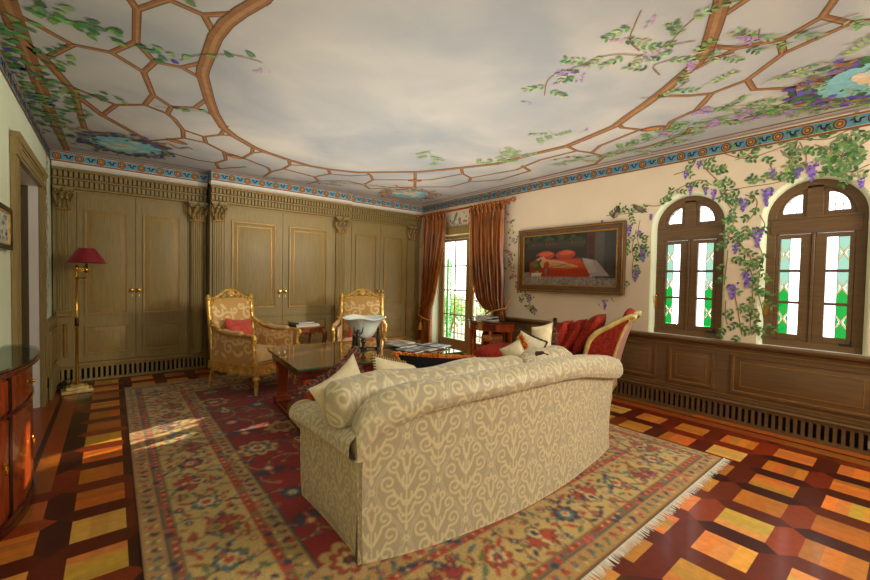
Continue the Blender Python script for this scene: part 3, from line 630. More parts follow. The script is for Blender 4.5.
# --- painted frieze round the room (below it, on the cupboard side, a white cove)
def frieze():
    mb = MB()
    def run(p, d, L, nrm, shade=1.0, start=.06):
        d = Vector((*d, 0)); nv = Vector((*nrm, 0)); p = Vector((*p, 0))
        def put(s_, z, k): return tuple(p+d*s_+nv*(.001*k)+Vector((0, 0, z)))
        def F(poly, k, c): mb.flat([put(a, b, k) for a, b in poly], 0, lin(tuple(v*shade for v in c)))
        z0, z1 = 2.652, ZC-.012
        F([(0, z0), (L, z0), (L, z1), (0, z1)], 0, (112, 166, 190))
        for a, b, c in ((z0, z0+.017, (160, 92, 44)), (z1-.015, z1, (160, 92, 44)), (z0+.017, z0+.022, (230, 214, 170)), (z1-.02, z1-.015, (214, 196, 150))):
            F([(0, a), (L, a), (L, b), (0, b)], 1, c)
        zc = (z0+z1)/2; s_ = start
        while s_ < L-.04:
            for r, c, k in ((.041, (44, 52, 78), 2), (.033, (196, 132, 58), 3), (.021, (120, 62, 26), 4), (.012, (222, 168, 84), 5)):
                F([(s_+r*math.cos(q*PI/8), zc+r*1.05*math.sin(q*PI/8)) for q in range(16)], k, c)
            for ox, oz, a in ((.075, .016, .5), (.1, -.012, -.4), (.13, .014, .3), (.088, .0, 1.9), (.118, .004, -1.6)):
                if s_+ox < L-.02:
                    cc, ss = math.cos(a), math.sin(a)
                    F([(s_+ox+u*.022*cc-v*.009*ss, zc+oz+u*.022*ss+v*.009*cc) for u, v in ((-1, 0), (-.3, .9), (.5, .6), (1, 0), (.4, -.8), (-.4, -.5))], 2, (36, 48, 74))
            s_ += .2
    run((XL, YLB-.09), (1, 0), 1.62, (0, -1)); run((1.06, YLB-.09), (0, -1), YLB-YMB, (-1, 0)); run((1.06, YMB-.09), (1, 0), 2.13, (0, -1)); run((3.19, YTB-.09), (1, 0), XR-3.19, (0, -1)); run((3.19, YMB-.09), (0, 1), YTB-YMB, (1, 0))
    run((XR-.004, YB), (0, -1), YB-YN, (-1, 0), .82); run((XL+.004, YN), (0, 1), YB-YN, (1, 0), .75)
    return struct(mb.build('trim_1', PAINT, smooth=0))
frieze()
def cove():
    mb = MB()
    for x0, x1, y in ((XL+.012, 1.06, YLB), (1.06, 3.19, YMB), (3.19, XR, YTB)):
        pr = [(y-.085, 2.652), (y-.083, 2.636), (y-.06, 2.612), (y-.055, 2.594), (y-.0, 2.594), (y+.1, 2.652)]
        mb.prism(pr, x0+.001, x1-.001, 'x')
        mb.box(x0+.001, y-.085, 2.6525, x1-.001, y+.15, ZC-.006)
    return struct(mb.build('trim_2', WHITE, smooth=30))
cove()

# --- panelling helpers (local frame: width x, height z, front facing -y)
def raised_panel(mb, x0, x1, z0, z1, y=0, wood=0, gilt=1, inset=.06, lip=.016):
    def frame(a0, a1, b0, b1, w, ya, yb, m):
        for (p, q, r_, s_) in ((a0, a1, b0, b0+w), (a0, a1, b1-w, b1), (a0, a0+w, b0+w, b1-w), (a1-w, a1, b0+w, b1-w)):
            mb.box(p, ya, r_, q, yb, s_, m)
    frame(x0, x1, z0, z1, .018, y-lip, y+.004, wood)
    frame(x0+.018, x1-.018, z0+.018, z1-.018, .006, y-lip*.55, y+.004, gilt)
    a0, a1, b0, b1 = x0+.024, x1-.024, z0+.024, z1-.024
    i = inset
    vs = [(a0, y, b0), (a1, y, b0), (a1, y, b1), (a0, y, b1), (a0+i, y-.014, b0+i), (a1-i, y-.014, b0+i), (a1-i, y-.014, b1-i), (a0+i, y-.014, b1-i)]
    mb.add(vs, [(0, 1, 5, 4), (1, 2, 6, 5), (2, 3, 7, 6), (3, 0, 4, 7), (4, 5, 6, 7)], wood)
    frame(a0+i-.003, a1-i+.003, b0+i-.003, b1-i+.003, .005, y-.0165, y-.0135, gilt)

def wainscot():
    # right wall: local x runs from the door towards the camera (world -y)
    mb = MB(); mb.M = T(XR, 0, 0) @ Rz(-PI/2)          # (x,y,z)->(y, -x) : local x = -world y, local y = world x - XR
    def seg(ya, yb, panels):
        x0, x1 = -yb, -ya
        mb.box(x0, -.05, .21, x1, -.004, .735, 0)
        mb.prism([(-.052, .235), (-.075, .235), (-.07, .215), (-.085, .205), (-.085, .195), (-.004, .195), (-.004, .235)], x0, x1, 'x', 0)
        mb.prism([(-.004, .735), (-.06, .735), (-.07, .748), (-.085, .752), (-.092, .765), (-.092, .782), (-.08, .79), (-.004, .79)], x0, x1, 'x', 0)
        for z in (.262, .70): mb.box(x0, -.0535, z, x1, -.049, z+.005, 1)
        for a, b in panels: raised_panel(mb, -b, -a, .30, .675, -.05, 0, 1, inset=.05)
    seg(YN+.02, 4.16, [(-1.2, .12), (.2, 1.16), (1.3, 1.72), (1.85, 2.75), (2.9, 3.35), (3.5, 4.06)])
    seg(6.06, 6.24, [])
    struct(mb.build('trim_3', [OLIVEH, GILTLINE], smooth=30))
    # grille at the foot
    mb = MB(); mb.M = T(XR, 0, 0) @ Rz(-PI/2)
    x0, x1 = -4.16, -(YN+.02)
    mb.box(x0, -.03, .004, x1, -.006, .19, 1)
    mb.box(x0, -.07, .0, x1, -.03, .035, 0); mb.box(x0, -.07, .165, x1, -.03, .19, 0)
    x = x0+.02
    while x < x1: mb.box(x, -.068, .035, x+.025, -.03, .165, 0); x += .05
    mb.box(-.24, -.078, .06, -.02, -.07, .12, 2)
    struct(mb.build('baseboard_right', [OLIVEH, DARKGAP, BEIGEPLATE], smooth=30))
    # left wall, between doorway and corner
    mb = MB(); mb.M = T(XL, 0, 0) @ Rz(PI/2)            # local x = world y, local -y = world +x
    a, b = 5.74, YLB-.03
    mb.box(a, -.045, .0, b, -.004, .78, 0)
    mb.prism([(-.004, .78), (-.05, .78), (-.07, .80), (-.07, .825), (-.004, .825)], a, b, 'x', 0)
    mb.prism([(-.004, .0), (-.07, .0), (-.07, .2), (-.05, .24), (-.004, .24)], a, b, 'x', 0)
    raised_panel(mb, a+.06, b-.06, .3, .72, -.045, 0, 1, inset=.04)
    struct(mb.build('trim_4', [OLIVE, GILTLINE], smooth=30))
wainscot()

# --- doorway in the left wall
def left_doorway():
    mb = MB(); mb.M = T(XL, 0, 0) @ Rz(PI/2)
    w = .155
    for a, b in ((LDY0-w, LDY0), (LDY1, LDY1+w+.06)):
        mb.box(a, -.03, 0, b, -.003, LDZ, 0); mb.box(a+.02, -.036, .02, a+.035, -.03, LDZ, 0); mb.box(b-.035, -.036, .02, b-.02, -.03, LDZ, 0)
        mb.box(a-.006, -.04, LDZ, b+.006, -.003, LDZ+.125, 0); mb.box(a-.006, -.04, 0, b+.006, -.003, .14, 0)
        c = (a+b)/2
        for r in (.05, .03): mb.tube([(c+r*math.cos(t), -.04, LDZ+.062+r*math.sin(t)) for t in np.linspace(0, 2*PI, 18, endpoint=False)], .007, 6, closed=True)
    mb.box(LDY0-.01, -.034, LDZ, LDY1+.01, -.003, LDZ+.12, 0)
    mb.prism([(-.003, LDZ+.12), (-.042, LDZ+.12), (-.055, LDZ+.145), (-.055, LDZ+.16), (-.003, LDZ+.16)], LDY0-w-.015, LDY1+w+.075, 'x', 0)
    for z in (LDZ+.025, LDZ+.09): mb.box(LDY0, -.04, z, LDY1, -.034, z+.016, 0)
    o = struct(mb.build('door_2', [OLIVE], smooth=30))
    d = MB(); d.box(-1.42, LDY0+.02, .01, -1.37, LDY1-.04, 2.2); 
    d.M = T(-1.37, (LDY0+LDY1)/2, 0) @ Rz(PI/2); raised_panel(d, -.36, .36, .2, .9, 0, 0, 0); raised_panel(d, -.36, .36, 1.05, 2.05, 0, 0, 0)
    struct(d.build('door_3', mat('brown_door', (92, 62, 40), .5, var=.2, scale=5, stretch=(8, 8, 1)), smooth=30))
left_doorway()

# --- arched windows
def make_window(n, yc, label):
    root = bpy.data.objects.new('window_%d' % n, None); COL.objects.link(root); root.location = (XR, yc, ZS); struct(root)
    hw = .318; h0 = ZSP-ZS
    def L(): m = MB(); m.M = Rz(-PI/2); return m      # local x = -world y ; local y = depth into the wall
    # outer frame: arch ring + jambs + sill + transom + mullion over the transom
    f = L(); d0, d1 = .075, .15
    def ring(r0, r1, da, db, m=0, z0=h0, zb=0):
        A = [(-r0, zb), (-r0, z0)]+[(-r0*math.cos(PI*k/20), z0+r0*math.sin(PI*k/20)) for k in range(1, 20)]+[(r0, z0), (r0, zb)]
        B = [(-r1, zb), (-r1, z0)]+[(-r1*math.cos(PI*k/20), z0+r1*math.sin(PI*k/20)) for k in range(1, 20)]+[(r1, z0), (r1, zb)]
        for k in range(len(A)-1):
            a, b, c, d = A[k], A[k+1], B[k+1], B[k]
            f.add([(a[0], da, a[1]), (b[0], da, b[1]), (c[0], da, c[1]), (d[0], da, d[1]), (a[0], db, a[1]), (b[0], db, b[1]), (c[0], db, c[1]), (d[0], db, d[1])], [(0, 3, 2, 1), (3, 7, 6, 2), (0, 1, 5, 4), (4, 5, 6, 7)], m)
    zt = 1.03
    ring(hw+.012, hw-.06, d0, d1, zb=-.04); ring(hw-.055, hw-.075, d0+.02, d1); f.box(-.02, d0+.01, .0, .02, d1, zt+.02); f.box(-.011, d0-.008, .05, .011, d0+.02, zt)
    zt = 1.03
    f.box(-hw+.02, d0-.006, zt, hw-.02, d1, zt+.15)                      # transom
    f.box(-hw+.02, d0-.012, zt+.13, hw-.02, d1, zt+.15)
    f.box(-.055, d0, zt+.14, .055, d1, h0+hw-.04)                        # post between the fan lights
    f.box(-hw-.01, d0-.01, -.04, hw+.01, d1, .056)                          # bottom rail
    f.build('frame', OLIVEH, root, bevel=.004)
    for sg in (-1, 1):                                                    # fan lights: frame plate around a quarter light
        q = L(); n_ = 12; ri = hw-.125
        inner = [(.075, zt+.19)]+[(.075+ri*.0+ (ri-.02)*math.cos(a), zt+.19+(ri+.03)*math.sin(a)) for a in np.linspace(0, PI/2*.93, n_)]
        inner = [(.085, zt+.19), (.085+.135, zt+.19)]+[(.085+.135*math.cos(a), zt+.19+.165*math.sin(a)) for a in np.linspace(.12, PI/2, n_)]
        outer = [(.03, zt+.14), (hw-.05, zt+.14)]+[((hw-.05)*math.cos(a), max(zt+.14, h0+(hw-.05)*math.sin(a))) for a in np.linspace(0.0, PI/2*.9, n_)]
        outer[-1] = (.03, h0+hw-.055)
        for k in range(len(inner)):
            k2 = (k+1) % len(inner)
            a, b, c, d = outer[k], outer[k2], inner[k2], inner[k]
            q.add([(sg*p[0], .09, p[1]) for p in (a, b, c, d)]+[(sg*p[0], .12, p[1]) for p in (c, d)], [(0, 1, 2, 3), (3, 2, 4, 5)])
        fo = q.build('fan_light', OLIVEH, root)
        g = L(); g.flat([(sg*a, .112, b) for a, b in inner], 0)
        g.build('fan_pane', CLEAR, fo, smooth=0)
        l = L()
        for t in (.3, .65): l.box(sg*(.085+.135*t)-.003, .105, zt+.19, sg*(.085+.135*t)+.003, .11, zt+.19+.165*math.sqrt(1-t*t)-.005)
        for t in (.3, .65): l.box(min(sg*.085, sg*(.085+.135*math.sqrt(1-t*t))), .105, zt+.19+.165*t-.003, max(sg*.085, sg*(.085+.135*math.sqrt(1-t*t))), .11, zt+.19+.165*t+.003)
        l.build('leading', LEAD, fo, smooth=0)
    for sg in (-1, 1):                                                    # two casements, three lights each
        c = L(); x0, x1 = (.012, hw-.062)
        z0, z1 = .055, zt-.004; gx0, gx1 = .085, .225
        def B(a, b, p, q_, ya=.078, yb=.12): c.box(min(sg*a, sg*b), ya, p, max(sg*a, sg*b), yb, q_)
        B(x0, gx0, z0, z1); B(gx1, x1, z0, z1); B(gx0, gx1, z0, .115); B(gx0, gx1, .99, z1)
        zz = [.115, .405, .695, .99]
        for z in zz[1:3]: B(gx0, gx1, z-.012, z+.012, .082, .118)
        so = c.build('casement', OLIVEH, root, bevel=.003)
        gm = (gx0+gx1)/2
        for k in range(3):
            a, b = zz[k]+(.012 if k else 0), zz[k+1]-(.012 if k < 2 else 0)
            g = L(); ya = .1
            def F(p, q_, r_, s_, m): g.flat([(sg*p, ya, r_), (sg*q_, ya, r_), (sg*q_, ya, s_), (sg*p, ya, s_)], m)
            F(gx0, gm, a, b, 0)                                           # clear half, towards the middle
            top, bot = ((1, 1) if k == 2 else (1, 2) if k == 1 else (2, 2))
            zx = a+(b-a)*.5; hx = .056; d_ = .013; xm = (gm+gx1)/2; dx = .012
            def PG(pts, m): g.flat([(sg*p, ya, q_) for p, q_ in pts], m)
            PG([(gm, b), (gx1, b), (gx1, zx+hx+d_), (xm, zx+d_), (gm, zx+hx+d_)], top); PG([(gm, a), (gx1, a), (gx1, zx-hx-d_), (xm, zx-d_), (gm, zx-hx-d_)], bot)
            PG([(gm, zx+hx-d_), (xm-dx, zx), (gm, zx-hx+d_)], top); PG([(gx1, zx+hx-d_), (xm+dx, zx), (gx1, zx-hx+d_)], top)
            g.build('pane', [CLEAR, PALEG, GREENG], so, smooth=0)
            l = L(); xm0, xm1 = gm, gx1; zc_ = a+(b-a)*.5; hh = .056
            for u0, u1 in ((zc_-hh, zc_+hh), (zc_+hh, zc_-hh)):
                l.add([(sg*xm0, .094, u0-.011), (sg*xm0, .094, u0+.011), (sg*xm1, .094, u1+.011), (sg*xm1, .094, u1-.011)], [(0, 1, 2, 3)], 0)
                for e in (-.0125, .0125): l.add([(sg*xm0, .0935, u0+e-.0022), (sg*xm0, .0935, u0+e+.0022), (sg*xm1, .0935, u1+e+.0022), (sg*xm1, .0935, u1+e-.0022)], [(0, 1, 2, 3)], 1)
            l.box(min(sg*gm, sg*(gm+.004)), .094, a, max(sg*gm, sg*(gm+.004)), .098, b, 1)
            l.build('leading', [LEADG, LEADK], so, smooth=0)
    h = L(); h.box(-.318-.002, .06, .28, -.318+.022, .076, .42); h.tube([(-.306, .06, .35), (-.306, .04, .35), (-.306, .035, .41)], .008, 8); h.ell((-.306, .035, .415), (.011, .011, .014))
    h.build('handle', BRASS, root)
    h = L(); h.box(.19, .06, .055, .27, .075, .07); h.tube([(.25, .06, .065), (.26, .045, .10)], .006, 6); h.build('catch', BRONZE, root)
    s_ = L(); s_.box(-.34, -.02, -.028, .34, .08, -.002); s_.build('sill', WHITE, root, bevel=.005)
make_window(1, 1.61, ''); make_window(2, .63, '')

# --- French door
def french_door():
    root = bpy.data.objects.new('door_1', None); COL.objects.link(root); root.location = (XR+.2, (DY0+DY1)/2, 0); struct(root)
    W = (DY1-DY0)/2
    def L(): m = MB(); m.M = Rz(-PI/2); return m
    f = L()
    f.box(-W, -.03, 0, -W+.05, .05, DZ); f.box(W-.05, -.03, 0, W, .05, DZ); f.box(-W+.05, -.03, DZ-.05, W-.05, .05, DZ); f.box(-W, -.03, 0, W, .05, .02)
    # olive architrave around the opening on the room side
    for a, b in ((-W-.11, -W), (W, W+.11)): f.box(a, -.235, 0, b, -.203, DZ+.11)
    f.box(-W, -.235, DZ, W, -.203, DZ+.11); f.box(-W-.13, -.245, DZ+.11, W+.13, -.203, DZ+.135)
    f.build('frame', OLIVE, root, bevel=.004)
    for sg in (-1, 1):
        c = L(); x0, x1, z0, z1 = .004, W-.054, .025, DZ-.055
        g0, g1, gz0, gz1 = .095, W-.125, .24, DZ-.10
        def B(a, b, p, q, ya=-.02, yb=.02): c.box(min(sg*a, sg*b), ya, p, max(sg*a, sg*b), yb, q)
        B(x0, g0, z0, z1); B(g1, x1, z0, z1); B(g0, g1, z0, gz0); B(g0, g1, gz1, z1)
        gm = (g0+g1)/2; zs = [gz0+(gz1-gz0)*k/4 for k in range(5)]
        B(gm-.011, gm+.011, gz0, gz1, -.012, .012)
        for z in zs[1:4]: B(g0, g1, z-.012, z+.012, -.013, .013)
        so = c.build('door_leaf', OLIVE, root, bevel=.004)
        for i in range(2):
            for k in range(4):
                g = L(); a, b = ((g0, gm-.011), (gm+.011, g1))[i]
                g.flat([(sg*a, 0, zs[k]+.012), (sg*b, 0, zs[k]+.012), (sg*b, 0, zs[k+1]-.012), (sg*a, 0, zs[k+1]-.012)]); g.build('pane', CLEAR, so, smooth=0)
        if sg < 0:
            h = L(); h.box(-.06, -.035, .96, -.03, -.02, 1.16); h.tube([(-.045, -.03, 1.08), (-.045, -.06, 1.08), (-.12, -.065, 1.08)], .008, 8); h.build('handle', BRASS, so)
french_door()
# ------------------------------------------------------------------ built-in cupboards along the back
def sub(root):
    m = MB(); m.M = T(*root.location).inverted(); return m
def acanthus(mb, x0, x1, y, z0, z1, mat=0, round_=False):
    """capital: bell, rows of curling leaves, abacus"""
    xc, w = (x0+x1)/2, (x1-x0)/2
    mb.box(x0+.02, y-.03, z0, x1-.02, y+.05, z1-.03, mat)
    mb.box(x0-.03, y-.075, z1-.03, x1+.03, y+.06, z1, mat); mb.box(x0-.015, y-.06, z1-.045, x1+.015, y+.06, z1-.03, mat)
    mb.tube([(x0-.005, y-.03, z0+.005), (x1+.005, y-.03, z0+.005)], .011, 8, 1)
    def leaf(cx, zb, h, wd, out, lean=0):
        def f(u, v):
            a = u*2-1; s_ = math.sin(PI*min(1, v*1.05))**.6*(1-.25*v)
            zz = zb+h*(v if v < .8 else .8+(v-.8)*(-.8)); yy = y-.032-out*v**2.2
            return (cx+lean*v*h+a*wd*s_*(1+.16*math.sin(v*16)), yy-.012*(1-a*a)-.0*v, zz)
        mb.grid(f, 6, 10, mat=2)
    n = 3
    for k in range(n): leaf(x0+(k+.5)*(x1-x0)/n, z0+.015, (z1-z0)*.5, (x1-x0)/n*.56, .05)
    for k in range(n+1): leaf(x0+k*(x1-x0)/n, z0+.05, (z1-z0)*.68, (x1-x0)/n*.5, .065, (k-n/2)*.12)
    for sg in (-1, 1):                                                    # corner volutes
        mb.tube([(xc+sg*(w*.9+.003+.022*(1-t)*math.cos(t*9)), y-.07, z1-.065+.028*(1-t)*math.sin(t*9)) for t in np.linspace(0, .85, 14)], .009, 6, 2)
    mb.ell((xc, y-.075, z1-.03), (.022, .02, .025), 10, 6, 2)
def pilaster(root, x0, x1, Y, ztop=2.36, z_sh0=.82, rounded=False):
    m = sub(root); y = Y-.035
    m.box(x0, y, .21, x1, Y+.06, ztop, 0)
    # fluted shaft
    n = max(4, int((x1-x0)/.027)); d = (x1-x0-.02)/n
    if rounded:
        xc, r = (x0+x1)/2, (x1-x0)/2
        N = 60
        vs = []
        for k in range(N+1):
            a = PI*k/N; rr = r-.008*abs(math.sin(a*12)); vs.append((xc-rr*math.cos(a), y+.02-rr*math.sin(a)))
        m.prism(vs+[(x1, y+.03), (x0, y+.03)], z_sh0+.06, 2.1, 'z', 0)
        for z, q, h in ((z_sh0, 1.12, .03), (z_sh0+.03, 1.06, .03)):
            m.prism([(xc-q*r*math.cos(PI*k/24), y+.02-q*r*math.sin(PI*k/24)) for k in range(25)], z, z+h, 'z', 1 if q > 1.1 else 0)
        m.prism([(xc-.98*r*math.cos(PI*k/24), y+.02-.98*r*math.sin(PI*k/24)) for k in range(25)], .24, z_sh0-.02, 'z', 0)
        for z in (.24, z_sh0-.05): m.prism([(xc-1.08*r*math.cos(PI*k/24), y+.02-1.08*r*math.sin(PI*k/24)) for k in range(25)], z, z+.05, 'z', 0)
        yc = y+.02-r*.75
    else:
        for k in range(n):
            xa = x0+.01+k*d
            m.tube([(xa+d/2, y-.001, z_sh0+.07), (xa+d/2, y-.001, 2.09)], d*.36, 6, 0)
        m.prism([(y-.03, z_sh0), (y-.03, z_sh0+.02), (y-.014, z_sh0+.035), (y-.02, z_sh0+.05), (y-.005, z_sh0+.065), (y+.03, z_sh0+.065), (y+.03, z_sh0)], x0-.012, x1+.012, 'x', 0)
        m.box(x0-.014, y-.034, z_sh0-.012, x1+.014, y, z_sh0-.004, 1); m.box(x0-.012, y-.024, z_sh0+.04, x1+.012, y, z_sh0+.045, 1)
        m.box(x0-.008, y-.016, .21, x1+.008, y+.02, z_sh0-.012, 0)
        if x1-x0 > .11: raised_panel(m, x0+.02, x1-.02, .3, z_sh0-.07, y-.016, 0, 1, inset=.02, lip=.01)
        yc = y
    o = m.build('pilaster', [OLIVE, GILTLINE], root, smooth=40)
    c = sub(root); acanthus(c, x0, x1, yc, 2.1, 2.36)
    c.build('capital', [OLIVE, GILTLINE, mat('olive_gilt_leaf', (132, 108, 56), .4, metal=.25, var=.4, scale=30) if 'olive_gilt_leaf' not in bpy.data.materials else bpy.data.materials['olive_gilt_leaf']], o, smooth=60)
def cornice(root, x0, x1, Y, ret=None):
    m = sub(root)
    m.box(x0, Y-.045, 2.36, x1, Y+.12, 2.594, 2)  # darker olive stands in for shade between the dentils
    def prof(pts): m.prism([(Y+a, b) for a, b in pts]+[(Y+.1, pts[-1][1]), (Y+.1, pts[0][1])], x0-.0, x1+.0, 'x', 0)
    prof([(-.05, 2.352), (-.062, 2.358), (-.06, 2.376), (-.05, 2.382)])
    prof([(-.05, 2.458), (-.075, 2.462), (-.08, 2.478), (-.05, 2.484)])
    prof([(-.05, 2.556), (-.085, 2.56), (-.085, 2.572), (-.098, 2.578), (-.10, 2.59), (-.05, 2.594)])
    m.box(x0, Y-.081, 2.47, x1, Y-.079, 2.474, 1); m.box(x0, Y-.0635, 2.366, x1, Y-.0615, 2.37, 1); m.box(x0, Y-.0875, 2.562, x1, Y-.0845, 2.567, 1)
    for z0, z1, yy in ((2.382, 2.458, -.062), (2.484, 2.556, -.076)):
        x = x0+.012
        while x < x1-.03:
            m.box(x, Y+yy, z0+.004, x+.031, Y-.04, z1-.002, 0); x += .047
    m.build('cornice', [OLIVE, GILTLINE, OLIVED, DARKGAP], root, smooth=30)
def foot_grille(root, x0, x1, Y):
    m = sub(root)
    m.box(x0, Y+.01, 0.002, x1, Y+.05, .2, 2)
    m.box(x0, Y-.045, 0.002, x1, Y+.01, .03, 0); m.box(x0, Y-.045, .165, x1, Y+.01, .19, 0)
    m.prism([(Y-.06, .19), (Y-.06, .2), (Y-.045, .206), (Y-.045, .225), (Y-.02, .235), (Y+.05, .235), (Y+.05, .19)], x0, x1, 'x', 0)
    m.box(x0, Y-.062, .192, x1, Y-.059, .197, 1)
    x = x0+.015
    while x < x1-.02: m.box(x, Y-.04, .03, x+.026, Y+.01, .165, 0); x += .052
    m.build('foot_grille', [OLIVE, GILTLINE, DARKGAP], root, smooth=30)
def knob(par, root, x, y, z):
    k = sub(root); k.M = k.M @ T(x, y, z) @ Rx(PI/2)
    k.lathe([(.022, 0), (.022, .004), (.008, .008), (.008, .02), (.02, .028), (.024, .038), (.018, .048), (0, .05)], n=14)
    k.build('knob', BRASS, par)
    e = sub(root); e.box(x-.006, y-.004, z-.085, x+.006, y, z-.055); e.build('keyhole_plate', GILTP, par)
def door(root, x0, x1, z0, z1, Y, panels, kx=None, kz=None):
    m = sub(root)
    m.box(x0, Y-.012, z0, x1, Y+.02, z1, 0)
    for a, b, c, d in panels: raised_panel(m, a, b, c, d, Y-.012, 0, 1, inset=.055)
    o = m.build('door', [OLIVE, GILTLINE], root, smooth=30)
    if kx: knob(o, root, kx, Y-.012, kz)
def carcass(root, x0, x1, Y):
    m = sub(root)
    m.box(x0, Y+.022, .0, x1, YB-.01, 2.36, 0)
    m.box(x0, Y-.004, 2.325, x1, Y+.022, 2.36, 0); m.box(x0, Y-.004, .2, x1, Y+.022, .238, 0)
    return m
def cupboards():
    # left
    r = thing('built_in_cupboard', 'olive built-in cupboard behind the floor lamp, left bay with two tall doors', 'cupboard', (.24, YLB, 0), 0, 'olive built-in cupboards along the back wall')
    m = carcass(r, XL+.012, 1.052, YLB); m.box(XL+.012, YLB-.006, .2, -.335, YLB+.022, 2.36, 0); m.box(.825, YLB-.006, .2, 1.055, YLB+.022, 2.36, 0); m.build('carcass', OLIVE, r, smooth=30)
    door(r, -.33, .238, .24, 2.322, YLB, [(-.265, .165, .82, 2.14), (-.265, .165, .33, .69)], .205, 1.13)
    door(r, .244, .82, .24, 2.322, YLB, [(.315, .745, .82, 2.14), (.315, .745, .33, .69)], .279, 1.13)
    pilaster(r, -.505, -.385, YLB); pilaster(r, .85, 1.025, YLB, rounded=True)
    cornice(r, XL+.012, 1.052, YLB); foot_grille(r, XL+.012, 1.055, YLB)
    # middle, stands forward
    r = thing('built_in_cupboard', 'olive built-in cupboard standing forward between the two gilt armchairs, middle bay', 'cupboard', (2.1, YMB, 0), 0, 'olive built-in cupboards along the back wall')
    m = carcass(r, 1.06, 3.185, YMB); m.box(1.06, YMB-.006, .2, 1.235, YMB+.022, 2.36, 0); m.box(2.875, YMB-.006, .2, 3.185, YMB+.022, 2.36, 0); m.box(1.235, YMB-.004, .725, 2.875, YMB+.022, .745, 0); m.build('carcass', OLIVE, r, smooth=30)
    for a, b, kx in ((1.24, 2.052, 2.01), (2.058, 2.87, 2.10)):
        door(r, a, b, .748, 2.322, YMB, [(a+.09, b-.09, .86, 2.14)], kx, 1.11)
        door(r, a, b, .24, .722, YMB, [(a+.09, b-.09, .31, .66)])
    pilaster(r, 1.095, 1.225, YMB); pilaster(r, 2.93, 3.11, YMB)
    cornice(r, 1.06, 3.185, YMB); foot_grille(r, 1.06, 3.185, YMB)
    # right
    r = thing('built_in_cupboard', 'olive built-in cupboard next to the curtained French door, right bay', 'cupboard', (3.97, YTB, 0), 0, 'olive built-in cupboards along the back wall')
    x1 = XR-.012
    m = carcass(r, 3.19, x1, YTB); m.box(3.19, YTB-.006, .2, 3.255, YTB+.022, 2.36, 0); m.box(4.42, YTB-.006, .2, x1, YTB+.022, 2.36, 0); m.box(3.255, YTB-.004, .725, 4.42, YTB+.022, .745, 0); m.build('carcass', OLIVE, r, smooth=30)
    for a, b, kx in ((3.26, 3.835, 3.80), (3.841, 4.416, 3.876)):
        door(r, a, b, .748, 2.322, YTB, [(a+.075, b-.075, .84, 2.12)], kx, 1.11)
        door(r, a, b, .24, .722, YTB, [(a+.075, b-.075, .31, .66)])
    pilaster(r, 4.44, 4.62, YTB)
    cornice(r, 3.19, x1, YTB); foot_grille(r, 3.19, x1, YTB)
cupboards()

